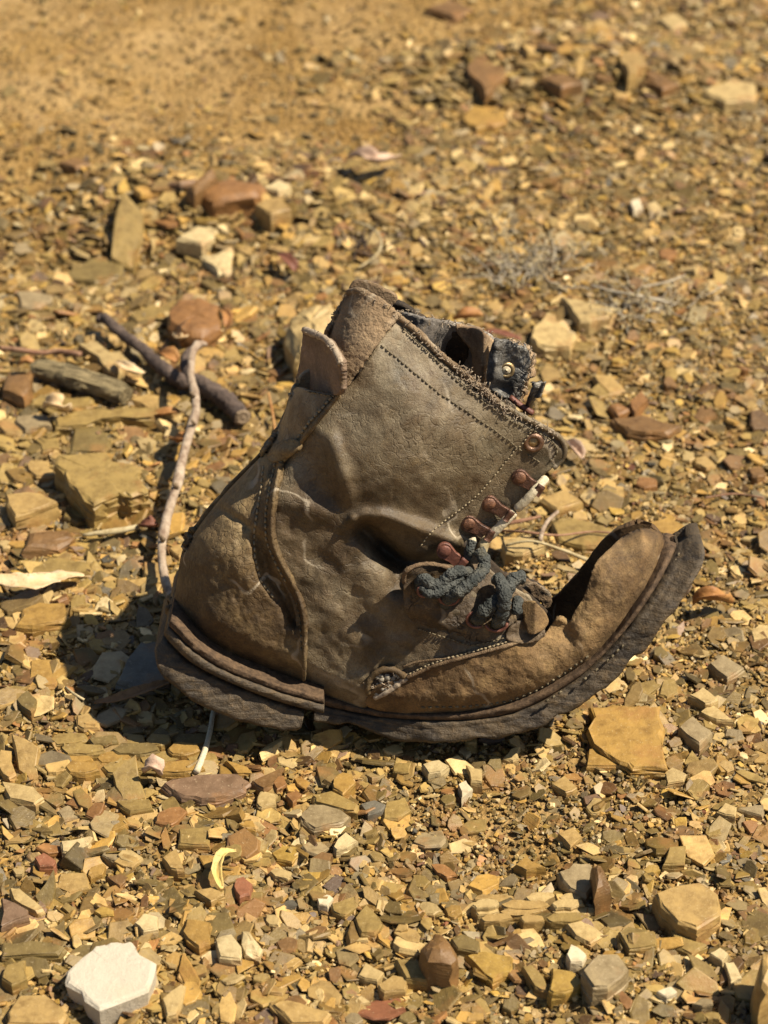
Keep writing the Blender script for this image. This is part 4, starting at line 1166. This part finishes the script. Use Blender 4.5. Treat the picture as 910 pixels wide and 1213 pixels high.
# ---- layered bedrock breaking the surface
def ledge(label, polys, name='bedrock_ledge'):
    c0 = np.mean([p for q, h, c in polys for p in q], 0)
    base = gpos(np.array([c0[0]]), np.array([c0[1]]), 0.0)[0]
    root = bpy.data.objects.new(name, None); COL.objects.link(root); root.location = base; root.empty_display_size = 0.01
    tag(root, label, 'rock')
    for q, h, c in polys:
        o = stone(q, h, c, None, name='layer', under=4)
        del o['category']
        o.parent = root; o.location = Vector(o.location) - Vector(base)
        LAND.append((q, np.mean(q, 0), 10))
def strips(x0, x1, y0, y1, rows, cols, seed):
    rn = random.Random(seed); out = []
    for i in range(rows):
        y = y0 + (y1 - y0) * i / rows; hh = (y1 - y0) / rows * 1.25
        x = x0 + rn.uniform(-10, 18)
        while x < x1 - 12:
            L = rn.uniform(28, 62); e = rn.uniform(-2, 2)
            q = [(x, y + hh * .5 + rn.uniform(-1, 1)), (x + L * .2, y + rn.uniform(-1, 1)), (x + L * .6, y + e), (x + L * .93, y + e + 1), (x + L, y + e + hh * .6), (x + L * .6, y + hh + rn.uniform(-1, 1)), (x + L * .15, y + hh)]
            out.append((q, 3.0 + 3.5 * rn.random() + (1.5 if i % 2 else 0), rn.choice(cols)))
            x += L * rn.uniform(0.9, 1.25)
    return out
ledge('stepped ledge of thin olive and ochre shale layers in front of the heel shadow', strips(62, 235, 868, 912, 4, ['khaki', 'olive', 'ochre', 'khaki'], 3))
ledge('low streaky ledge of pale fibrous rock layers in the gravel at lower right', strips(552, 690, 1058, 1090, 4, ['pale', 'tan', 'khaki'], 5))

# ---- gravel prototypes
def proto_chip(n, th):
    out = []
    a0 = random.random() * 6.28
    for k in range(n):
        a = a0 + 2 * math.pi * (k + random.uniform(-.32, .32)) / n
        r = random.uniform(0.68, 1.12)
        out.append((r * math.cos(a), r * math.sin(a)))
    asp = random.uniform(0.32, 0.95)
    out = [(x, y * asp) for x, y in out]
    V = []
    sl = random.uniform(-.35, .35)
    for s, z in ((1.0, -0.5), (1.05, -0.05), (1.0, 0.44), (0.93, 0.5)):
        for x, y in out: V.append((x * s + random.uniform(-.03, .03), y * s + random.uniform(-.03, .03), z * th + (random.uniform(-.1, .1) * th if z < 0.4 else 0) + (sl * x * th if z > 0 else 0)))
    F = []
    for i in range(3):
        for k in range(n):
            a, b = i * n + k, i * n + (k + 1) % n
            F.append((a, b, b + n)); F.append((a, b + n, a + n))
    for k in range(1, n - 1): F.append((3 * n, 3 * n + k, 3 * n + k + 1)); 
    return np.array(V), np.array(F)
def proto_grit():
    n = random.choice((4, 5))
    V = []; th = random.uniform(0.35, 0.9)
    for s, z in ((1.0, -0.5), (0.8, 0.5)):
        a0 = random.uniform(-.3, .3)
        for k in range(n):
            a = a0 + 2 * math.pi * (k + random.uniform(-.25, .25)) / n
            V.append((s * math.cos(a) * random.uniform(.7, 1.1), s * math.sin(a) * random.uniform(.6, 1.0), z * th * random.uniform(.7, 1.2)))
    F = []
    for k in range(n):
        a, b = k, (k + 1) % n
        F.append((a, b, b + n)); F.append((a, b + n, a + n))
    for k in range(1, n - 1): F.append((n, n + k, n + k + 1))
    return np.array(V), np.array(F)

PAL = np.array([C['tan'], C['ochre'], C['khaki'], C['khaki'], C['olive'], C['pale'], C['cream'], C['rust'], C['brown'], C['purple'], C['grey'], C['yellow'], C['ochre'], C['tan'], C['khaki'], C['red'], C['bluegrey']])
PW = np.array([15, 12, 16, 13, 10, 10, 3.0, 2.2, 7, 1.6, 4, 3, 6, 10, 5, 0.15, 0.3]); PW = PW / PW.sum()

def scatter(name, count, smin, smax, protos, tilt, dens, lift, label, power=2.0, colmul=1.0, sizefn=None):
    n = int(count * 1.0)
    y = RNG.uniform(-0.42, 1.30, n * 4); x = RNG.uniform(-0.62, 0.62, n * 4)
    hw = 0.17 + 0.155 * (y + 0.35)
    z0 = np.zeros_like(x)
    keep = np.abs(x) < hw + 0.07 + 0.10 * (RNG.random(n * 4) < 0.45)
    px, py = project(x, y, z0)
    keep &= RNG.random(n * 4) < dens(px, py, x, y)
    x, y, px, py = x[keep][:n], y[keep][:n], px[keep][:n], py[keep][:n]
    n = len(x)
    s = smin * (smax / smin) ** (RNG.random(n) ** power)
    if sizefn is not None: s = s * sizefn(px, py)
    z = gh(x, y) + s * lift * RNG.uniform(-0.3, 1.0, n)
    pid = RNG.integers(0, len(protos), n)
    ci = RNG.choice(len(PAL), n, p=PW)
    col = PAL[ci] * (0.48 + 1.10 * RNG.random(n) ** 1.6)[:, None] * colmul
    yaw = RNG.uniform(0, 2 * np.pi, n)
    tx = RNG.normal(0, tilt, n); ty = RNG.normal(0, tilt, n)
    Vs = []; Fs = []; Cs = []; base = 0
    for k, (PV, PF) in enumerate(protos):
        m = pid == k
        c = m.sum()
        if not c: continue
        cy, sy = np.cos(yaw[m]), np.sin(yaw[m])
        v = PV[None] * s[m][:, None, None]
        # tilt, then yaw
        cx, sx = np.cos(tx[m])[:, None], np.sin(tx[m])[:, None]
        X, Y, Z = v[..., 0], v[..., 1], v[..., 2]
        Y, Z = Y * cx - Z * sx, Y * sx + Z * cx
        cb, sb = np.cos(ty[m])[:, None], np.sin(ty[m])[:, None]
        X, Z = X * cb + Z * sb, -X * sb + Z * cb
        X, Y = X * cy[:, None] - Y * sy[:, None], X * sy[:, None] + Y * cy[:, None]
        v = np.stack([X + x[m][:, None], Y + y[m][:, None], Z + z[m][:, None]], -1)
        nv = PV.shape[0]
        Vs.append(v.reshape(-1, 3))
        Fs.append((PF[None] + (base + np.arange(c) * nv)[:, None, None]).reshape(-1, 3))
        Cs.append(np.repeat(col[m], nv, 0))
        base += c * nv
    V = np.concatenate(Vs).astype(np.float32); F = np.concatenate(Fs).astype(np.int32); Cc = np.concatenate(Cs)
    me = bpy.data.meshes.new(name)
    me.vertices.add(len(V)); me.vertices.foreach_set('co', V.ravel())
    me.loops.add(F.size); me.loops.foreach_set('vertex_index', F.ravel())
    me.polygons.add(len(F))
    me.polygons.foreach_set('loop_start', np.arange(0, F.size, 3, dtype=np.int32))
    me.polygons.foreach_set('loop_total', np.full(len(F), 3, np.int32))
    me.update(calc_edges=True)
    me.shade_flat()
    o = bpy.data.objects.new(name, me); COL.objects.link(o)
    me.materials.append(M['shale'])
    set_col(o, Cc)
    tag(o, label, 'gravel', kind='stuff')
    print(name, n, 'tris', len(F))
    return o

def sandy(px, py):
    """0..1: bare fine soil"""
    e = 150 + 0.0 * px
    s = 1 / (1 + np.exp((py - np.interp(px, [0, 150, 300, 440, 530, 700], [285, 245, 205, 175, 85, 0])) / 10.0))
    return s
def in_boot(px, py):
    return inside(px, py, [(190,760),(230,640),(330,540),(360,400),(620,400),(660,520),(640,700),(780,640),(820,700),(700,820),(520,870),(300,850)])
def d_grit(px, py, x, y):
    d = 1.0 - 0.85 * sandy(px, py)
    return d * np.interp(py, [-50, 300, 700, 1250], [0.55, 0.75, 1.0, 1.0])
def d_small(px, py, x, y):
    d = 0.75 - 0.70 * sandy(px, py)
    d = d + 0.5 * gauss(px, py, 120, 640, 170, 260) + 0.4 * gauss(px, py, 200, 1050, 400, 110)
    d = d + 0.9 * gauss(px, py, 690, 95, 220, 34) + 0.8 * gauss(px, py, 260, 262, 220, 55) + 0.35 * gauss(px, py, 110, 430, 130, 90)
    d = d - 0.55 * gauss(px, py, 610, 975, 130, 55) - 0.4 * gauss(px, py, 625, 680, 45, 35) - 0.15 * gauss(px, py, 840, 700, 80, 110)
    return np.clip(d, 0.03, 1)
def d_med(px, py, x, y):
    d = d_small(px, py, x, y) ** 1.5
    d = d * np.where(in_boot(px, py), 0.25, 1.0)
    return np.clip(d + 0.5 * gauss(px, py, 650, 95, 220, 35) + 0.5 * gauss(px, py, 280, 250, 200, 55), 0.0, 1)
fsz = lambda px, py: np.interp(py, [100, 420, 700], [0.85, 0.95, 1.0]) * (1 - 0.12 * gauss(px, py, 760, 560, 170, 260) - 0.25 * gauss(px, py, 600, 970, 160, 60) + 0.5 * gauss(px, py, 690, 92, 220, 32) + 0.35 * gauss(px, py, 260, 255, 200, 45))
random.seed(5)
grit_p = [proto_grit() for _ in range(24)]
chip_p = [proto_chip(random.choice((4, 5, 5, 6, 6, 7)), random.uniform(0.08, 0.28)) for _ in range(32)]
chunk_p = [proto_chip(random.choice((5, 6, 7)), random.uniform(0.25, 0.5)) for _ in range(24)]
scatter('gravel_grit', 118000, 0.0009, 0.0022, grit_p, 0.45, d_grit, 0.42, 'fine ochre grit covering the ground between the larger stones', 1.3, 1.0)
scatter('gravel_chips', 37000, 0.0025, 0.0068, chip_p, 0.34, d_small, 0.36, 'small angular shale chips covering the ground', 1.7, sizefn=fsz)
scatter('gravel_flakes', 6200, 0.0055, 0.0115, chip_p + chip_p + chip_p + chunk_p, 0.24, d_med, 0.26, 'mid sized flat shale flakes strewn over the ground', 1.8, sizefn=fsz)

# ---- the largest loose chips that nothing tells apart: individuals
KEYS = ['tan', 'ochre', 'khaki', 'pale', 'rust', 'brown', 'grey', 'yellow', 'olive']
KW = [20, 14, 26, 16, 6, 9, 9, 5, 12]
WORD = dict(tan='tan', ochre='ochre', khaki='khaki', pale='pale cream', rust='rusty', brown='brown', grey='greyish', yellow='yellow ochre', olive='olive')
random.seed(21)
placed = []
def clear_of_landmarks(x, y, r):
    for poly, c, R in LAND:
        if math.hypot(x - c[0], y - c[1]) < R * 0.85 + r: return False
    for a, b, q in placed:
        if math.hypot(x - a, (y - b) * 1.3) < (r + q) * 0.85: return False
    return True
OBST = [[(40,430),(150,470)], [(120,375),(200,440),(290,495)], [(235,405),(200,560),(190,650),(205,725)]]
tries = 0; want = 178
while len(placed) < want and tries < 30000:
    tries += 1
    x = random.uniform(4, 906); y = random.uniform(205, 1208) if random.random() < 0.9 else random.gauss(92, 22)
    if in_boot(np.array([x]), np.array([y]))[0]: continue
    if random.random() > float(d_small(np.array([x]), np.array([y]), 0, 0)[0]): continue
    sc = np.interp(y, [200, 600, 1200], [0.72, 1.0, 1.22])
    r = random.choice((9, 10, 11, 12, 13, 15, 18)) * sc
    if not clear_of_landmarks(x, y, r): continue
    if min(float(seg_dist(np.array([x]), np.array([y]), o)[0][0]) for o in OBST) < r + 6: continue
    placed.append((x, y, r))
    n = random.choice((4, 5, 5, 6, 6, 7)); a0 = random.random() * 6.28; asp = random.uniform(0.42, 0.72)
    rot = random.gauss(0, 0.35)
    poly = []
    for k in range(n):
        a = a0 + 2 * math.pi * (k + random.uniform(-.3, .3)) / n
        rr = r * random.uniform(0.75, 1.12)
        dx, dy = rr * math.cos(a), rr * math.sin(a) * asp
        poly.append((x + dx * math.cos(rot) - dy * math.sin(rot), y + dx * math.sin(rot) * 0.8 + dy * math.cos(rot)))
    k = random.choices(KEYS, KW)[0]
    if y < 160: where = 'in the far rubble at the top'
    elif y < 420: where = 'in the gravel behind the boot'
    elif y < 860: where = 'in the gravel %s of the boot' % ('left' if x < 455 else 'right')
    else: where = 'in the gravel in front of the boot'
    w = WORD[k]; art = 'an' if w[0] in 'aeiou' else 'a'
    stone(poly, random.uniform(1.5, 4.2) * sc, k, '%s angular shale chip, one of many %s' % (w, where), cat='stone', name='shale_chip',
          tx=random.gauss(0, 0.12), ty=random.gauss(0.05, 0.16), taper=random.uniform(0.95, 1.15), group='%s shale chips %s' % (w, where))
print('individual chips', len(placed))

# ================================================================== sticks, wood, leaves, plants
def wtube(name, pts, mat, label, cat, n=9, wob=0.12, parent=None, group=None, step=5.0):
    """pts: (px, py, height above ground in mm, radius in px)"""
    sm = np.array(smooth_line(pts, step))
    G = gpos(sm[:, 0], sm[:, 1], 0.0)
    # heights above ground: iterate with the individual height
    L = []
    for x, y, h, r in sm:
        q = gpos(np.array([x]), np.array([y]), h * mm)[0]; q[2] = q[2] + 0.0
        d = ray(np.array([x]), np.array([y]))[0]
        zg = float(gh(q[0], q[1])) + h * mm
        t = (zg - CAMPOS[2]) / d[2]
        L.append(CAMPOS + d * t)
    c = np.array(L).mean(0); c[2] -= 0.002
    mb = MB(); mb.tube([q - c for q in L], [r * 0.00046 for r in sm[:, 3]], n, 1.0, wob)
    o = mb.build(name, M[mat]); o.location = c
    if parent: o.parent = parent; o.location = c - np.array(parent.location)
    if label: tag(o, label, cat, group)
    return o, L
random.seed(8)
stk, _ = wtube('stick', [(245,408,29,2.6),(240,407,30,4.0),(234,408,31,5.6),(229,415,30,5.0),(227,426,28,4.8),(226,446,26,4.8),(230,462,24,5.8),(232,470,22,5.0),(232,488,20,5.0),(229,498,20,6.0),(222,522,18,5.4),(215,548,17,5.6),(211,570,16,6.8),(208,580,16,5.6),(198,612,15,5.6),(194,632,14,6.4),(192,640,13,5.2),(192,664,13,4.8),(196,688,12,5.4),(203,708,11,4.4),(209,728,10,4.4),(214,752,8,4.2)], 'twigpale',
      'long pale peeled stick leaning up from behind the boot heel', 'stick', 12, 0.10)

for (x, y, h, r) in ((209,572,22,2.6),(193,634,20,2.4),(229,464,30,2.2),(230,497,26,2.0)):
    q = gpos(np.array([float(x)]), np.array([float(y)]), (h) * mm)[0]
    mb = MB(); q0 = q - np.array(stk.location)
    mb.tube([q0 + np.array([0, 0.001, -0.004]), q0 + np.array([-0.001, 0, -0.001]), q0 + np.array([-0.0015, -0.0005, 0.0])], [r * 0.00046 * 1.3, r * 0.00046, r * 0.0003], 7, 1.0, 0.2)
    mb.build('knot', M['cutwood'], stk)
br, _ = wtube('branch', [(117,379,12,5.2),(124,376,13,6.5),(136,388,13,7.3),(152,401,12,7.3),(170,414,11,7.7),(186,430,10,8.6),(200,442,10,9.5),(215,452,9,9.5),(232,452,9,9.5),(247,460,9,10.3),(262,470,9,11.2),(275,481,9,12.0),(287,494,9,10.8)], 'twigdark',
      'dark knotty branch with a sawn end lying across behind the pale stick', 'branch', 12, 0.38, step=3.0)
def disc_at(name, L, mat, parent, r):
    t = L[-1] - L[-4]; t = t / np.linalg.norm(t)
    a = np.cross(t, [0, 0, 1.0]); a /= np.linalg.norm(a); b = np.cross(a, t)
    c = L[-1] + t * 0.0008
    v = [c + t * 0.001]; f = []
    n = 14
    for rr, dz in ((0.35, 0.0006), (0.7, 0.0010), (1.0, 0.0)):
        for k in range(n):
            an = 2 * math.pi * k / n
            v.append(c + (a * math.cos(an) + b * math.sin(an)) * r * rr * random.uniform(.93, 1.07) + t * dz)
    f = [(0, 1 + k, 1 + (k + 1) % n) for k in range(n)]
    for i in range(2):
        f += [(1 + i * n + k, 1 + (i + 1) * n + k, 1 + (i + 1) * n + (k + 1) % n, 1 + i * n + (k + 1) % n) for k in range(n)]
    v = [q - np.array(parent.location) for q in v]
    mesh_obj(name, v, f, M[mat], parent)
disc_at('sawn_end', _, 'cutwood', br, 0.0050)
wtube('side_branch', [(228,452,10,8),(219,432,14,7),(222,418,16,5),(240,408,18,4)], 'twigdark', None, None, 9, 0.2, parent=br)
wtube('twig', [(0,412,10,3.4),(20,414,10,3.6),(50,418,10,3.6),(70,416,10,3.8),(96,420,9,4)], 'stem', 'thin straight reddish twig coming in from the left edge', 'twig')
wtube('twig', [(253,842,3,2.6),(249,865,3,2.8),(244,885,4,3),(238,902,5,3.4),(233,914,6,3.6)], 'cord', 'short twig with a pale broken tip sticking out under the heel', 'twig')
wtube('twig', [(318,465,14,1.6),(322,485,10,1.7),(326,510,4,1.7)], 'leaf_orange', 'thin upright orange stem left of the boot shaft', 'twig')
wtube('twig', [(98,634,6,2.0),(112,632,7,2.6),(130,630,7,3.6),(150,627,7,3.6),(164,624,7,3.2)], 'straw', 'straw coloured twig ending at the curled red leaf', 'twig')
wtube('twig', [(640,640,9,2.6),(643,628,11,2.6),(650,616,13,2.4),(661,606,14,2.0)], 'twigpale', 'small bent pale twig below the lowest lace hooks', 'twig')
wtube('grass_straw', [(583,628,10,1.6),(620,630,10,1.5),(660,634,10,1.4),(700,630,9,1.3),(735,632,9,1.0)], 'stem', 'long thin reddish straw stretching right from the lace hooks', 'straw')
wtube('grass_straw', [(600,646,10,1.5),(630,641,10,1.5),(668,652,10,1.8),(700,664,10,2.6),(712,656,11,1.8)], 'straw', 'thin straw crossing the ground above the sandy heap', 'straw')
wtube('grass_straw', [(590,622,9,2.0),(612,618,10,2.6),(640,612,10,1.6)], 'stem', 'short flat straw just under the cream lace', 'straw')
wtube('twig', [(78,814,5,1.3),(88,822,6,1.5),(100,829,5,1.4)], 'straw', 'tiny forked twig at the left tip of the boot shadow', 'twig')
wtube('grass_straw', [(418,262,8,1.6),(440,270,12,1.8),(452,285,12,1.8),(446,302,8,1.6),(424,318,4,1.4)], 'straw', 'curved dry straw in the gravel behind the collar', 'straw')
wtube('grass_straw', [(700,338,8,1.6),(730,346,10,2.0),(765,352,9,2.2),(800,360,6,1.6)], 'drygrey', 'pale dry straw left of the withered clump at right', 'straw')
wtube('grass_straw', [(760,340,12,1.4),(790,334,14,1.6),(812,326,12,1.2)], 'drygrey', 'thin dry straw rising from behind the withered clump', 'straw')
wtube('grass_straw', [(835,590,5,1.2),(870,585,6,1.3),(905,590,5,1.2)], 'stem', 'thin reddish straw near the right edge level with the lace hooks', 'straw')

def wood_chunk():
    pts = [(38,436,9,8),(46,434,10,12),(60,437,10,14),(80,442,10,15),(100,448,10,15),(122,455,10,14.5),(140,461,10,14),(150,466,10,12)]
    sm = np.array(smooth_line(pts, 4.0)); L = []
    for x, y, h, r in sm:
        L.append(gpos(np.array([x]), np.array([y + 2.0]), h * mm)[0])
    c = np.array(L).mean(0); c[2] -= 0.006
    mb = MB(); n = 22
    ph = [random.uniform(-.16, .12) for _ in range(n)]
    v = []; m = len(L)
    for i, p in enumerate(L):
        t = L[min(i + 1, m - 1)] - L[max(i - 1, 0)]; t /= np.linalg.norm(t)
        a = np.cross(t, [0, 0, 1.0]); a /= np.linalg.norm(a); b = np.cross(a, t)
        for k in range(n):
            an = 2 * math.pi * k / n
            r = sm[i, 3] * 0.00046 * (1 + ph[k] + 0.10 * float(vnoise(k * 0.9, i * 0.25, 3)) + 0.06 * random.uniform(-1, 1))
            v.append(p + a * math.cos(an) * r + b * math.sin(an) * r * 0.9 - c)
    f = []
    for i in range(m - 1):
        f += [(i * n + k, i * n + (k + 1) % n, (i + 1) * n + (k + 1) % n, (i + 1) * n + k) for k in range(n)]
    f.append(tuple(range(n - 1, -1, -1))); f.append(tuple((m - 1) * n + k for k in range(n)))
    o = mesh_obj('wood_chunk', v, f, M['wood'], loc=c)
    tag(o, 'short thick chunk of weathered yellowish wood with furrowed grain', 'wood')
wood_chunk()

def leaf(line, width, mat, label, h=(4, 7), curl=0.5, n=14, name='dry_leaf', twist=0.0, group=None):
    """line: midrib in picture pixels; blade width in px; curls up along its length"""
    sm = np.array(smooth_line([(x, y, hh) for x, y, hh in line], max(1.5, 60 / n)))
    L = []
    for x, y, hh in sm:
        L.append(gpos(np.array([x]), np.array([y]), hh * mm)[0])
    L = np.array(L); m = len(L); c = L.mean(0).copy(); c[2] = float(gh(c[0], c[1]))
    v = []; f = []; K = 7
    for i in range(m):
        u = i / (m - 1)
        t = L[min(i + 1, m - 1)] - L[max(i - 1, 0)]; t /= np.linalg.norm(t) + 1e-9
        a = np.cross(t, [0, 0, 1.0]); a /= np.linalg.norm(a) + 1e-9; b = np.cross(a, t)
        tw = twist * (u - 0.5); a, b = a * math.cos(tw) + b * math.sin(tw), b * math.cos(tw) - a * math.sin(tw)
        w = width * 0.00046 * (math.sin(math.pi * min(1, (u * 0.96 + 0.02))) ** 0.7 + 0.04) * 0.5
        for k in range(K):
            s = (k / (K - 1) - 0.5) * 2
            z = curl * w * (s * s) + 0.0004 * random.uniform(-1, 1)
            v.append(L[i] + a * s * w * (1 + 0.16 * random.uniform(-1, 1)) + b * z - c)
    for i in range(m - 1):
        f += [(i * K + k, i * K + k + 1, (i + 1) * K + k + 1, (i + 1) * K + k) for k in range(K - 1)]
    o = mesh_obj(name, v, f, M[mat], smooth=True, loc=c)
    s = o.modifiers.new('thickness', 'SOLIDIFY'); s.thickness = 0.0004
    tag(o, label, 'leaf', group)
    return o
leaf([(-8,686,12),(20,688,12),(40,690,11),(60,686,10),(82,682,9),(100,682,8)], 26, 'leaf_cream', 'long cream leaf tapering to the right at the left edge', curl=0.25, twist=0.7)
leaf([(166,621,6),(177,624,8),(188,622,7)], 20, 'leaf_red', 'curled dark red leaf scrap touching the pale stick', curl=1.0)
leaf([(54,484,8),(62,478,14),(70,484,12),(84,488,7)], 20, 'leaf_cream', 'folded white leaf with an orange back below the weathered wood', curl=1.2, twist=1.2)
leaf([(138,428,10),(150,436,13),(162,442,11),(172,441,9)], 15, 'leaf_cream', 'cream dry leaf beside the angular pale tan block', curl=0.8)
leaf([(188,418,9),(198,422,11),(210,430,8)], 22, 'leaf_orange', 'orange dry leaf between the dark branch and the pale stick', curl=0.9)
leaf([(206,518,8),(214,524,14),(222,516,17)], 20, 'leaf_orange', 'orange and cream leaf standing behind the pale stick', curl=1.0, twist=0.8)
leaf([(180,492,7),(196,490,9),(214,488,8)], 12, 'leaf_orange', 'thin orange leaf lying by the foot of the dark branch', curl=0.9)
leaf([(538,378,12),(552,376,15),(572,374,13)], 18, 'leaf_orange', 'bright orange leaf just above the collar of the boot', curl=1.2)
leaf([(570,392,8),(592,394,8),(618,402,7)], 12, 'leaf_red', 'flat reddish leaf behind the canvas lining of the collar', curl=0.3)
leaf([(822,716,6),(832,708,12),(848,710,13),(868,714,8)], 15, 'leaf_orange', 'curled orange leaf on the gravel right of the toe', curl=1.5, twist=1.5)
leaf([(280,1008,8),(266,1010,11),(259,1020,12),(257,1036,10),(263,1053,6)], 9, 'leaf_yellow', 'slender yellow leaf curled like a sickle in front of the boot', curl=0.8)
leaf([(112,832,4),(140,828,6),(170,818,7),(205,806,8)], 13, 'leaf_brown', 'brown leaf lying in the boot shadow under the heel', curl=0.5)
leaf([(172,915,10),(181,908,14),(190,918,9)], 16, 'leaf_pink', 'small pinkish leaf scrap between the khaki plate and the purple slab', curl=1.2)
leaf([(412,186,10),(432,184,16),(446,192,16),(474,186,12)], 26, 'leaf_pink', 'pale pink dried leaf in the blurred rubble', curl=0.8, twist=0.7)
leaf([(672,522,6),(680,532,9),(690,544,6)], 14, 'leaf_pink', 'small rolled pinkish leaf right of the upper collar corner', curl=1.4)
leaf([(205,395,9),(214,402,12),(222,396,10)], 12, 'leaf_cream', 'small cream leaf curl above the hooked end of the pale stick', curl=1.0)
leaf([(262,366,9),(270,376,12),(268,388,8)], 13, 'leaf_orange', 'pale orange leaf right of the rusty brown boulder', curl=0.8)
leaf([(330,300,8),(342,310,12),(350,322,8)], 16, 'leaf_red', 'dark reddish leaf in the far rubble', curl=0.8)
leaf([(22,432,9),(32,428,12),(42,434,8)], 12, 'leaf_orange', 'small orange leaf at the left tip of the weathered wood', curl=1.0)

def dry_plant(cx, cy, n, spread, ln, label, mat='drygrey', seed=1, heads=True, up=1.0, name='dry_plant'):
    rnd = random.Random(seed)
    base = gpos(np.array([float(cx)]), np.array([float(cy)]), 0.003)[0]
    root = bpy.data.objects.new(name, None); COL.objects.link(root); root.location = base; root.empty_display_size = 0.01
    tag(root, label, 'plant')
    mb = MB()
    hb = MB()
    for i in range(n):
        a = rnd.uniform(0, 2 * math.pi); e = rnd.uniform(0.15, 1.2) * up
        p = np.array([rnd.gauss(0, spread), rnd.gauss(0, spread * 0.8), 0.0]); pts = [p]
        d = np.array([math.cos(a) * math.cos(e), math.sin(a) * math.cos(e), math.sin(e)])
        l = ln * rnd.uniform(0.5, 1.2)
        for k in range(6):
            d = d + np.array([rnd.gauss(0, .3), rnd.gauss(0, .3), rnd.gauss(-0.06, .25)]); d /= np.linalg.norm(d)
            q = pts[-1] + d * l / 6
            q[2] = max(q[2], 0.001)
            pts.append(q)
        mb.tube(pts, [0.00055 * (1 - 0.6 * k / 6) for k in range(7)], 4)
        if heads:
            for _ in range(4):
                q = pts[rnd.randrange(3, 7)]
                d2 = np.array([rnd.gauss(0, 1), rnd.gauss(0, 1), rnd.gauss(0.3, 1)]); d2 /= np.linalg.norm(d2)
                hb.tube([q, q + d2 * l * 0.10, q + d2 * l * 0.2], [0.0003, 0.0007, 0.0001], 4)
    tag(mb.build('stem', M[mat], root), kind='stuff')
    if heads: tag(hb.build('seed_head', M['straw'], root), kind='stuff')
dry_plant(615, 322, 46, 0.011, 0.034, 'spiky tuft of dry pale grass in the gravel behind the torn collar', seed=3)
dry_plant(655, 306, 14, 0.005, 0.026, 'sparse little dry stalks right of the spiky grass tuft', seed=4)
dry_plant(765, 362, 44, 0.012, 0.024, 'flattened clump of withered grey stalks right of the pale wedge slab', seed=6, up=0.5)
dry_plant(428, 292, 12, 0.005, 0.020, 'dark wiry withered weed in the far rubble behind the shaft', 'twigdark', 7, False)
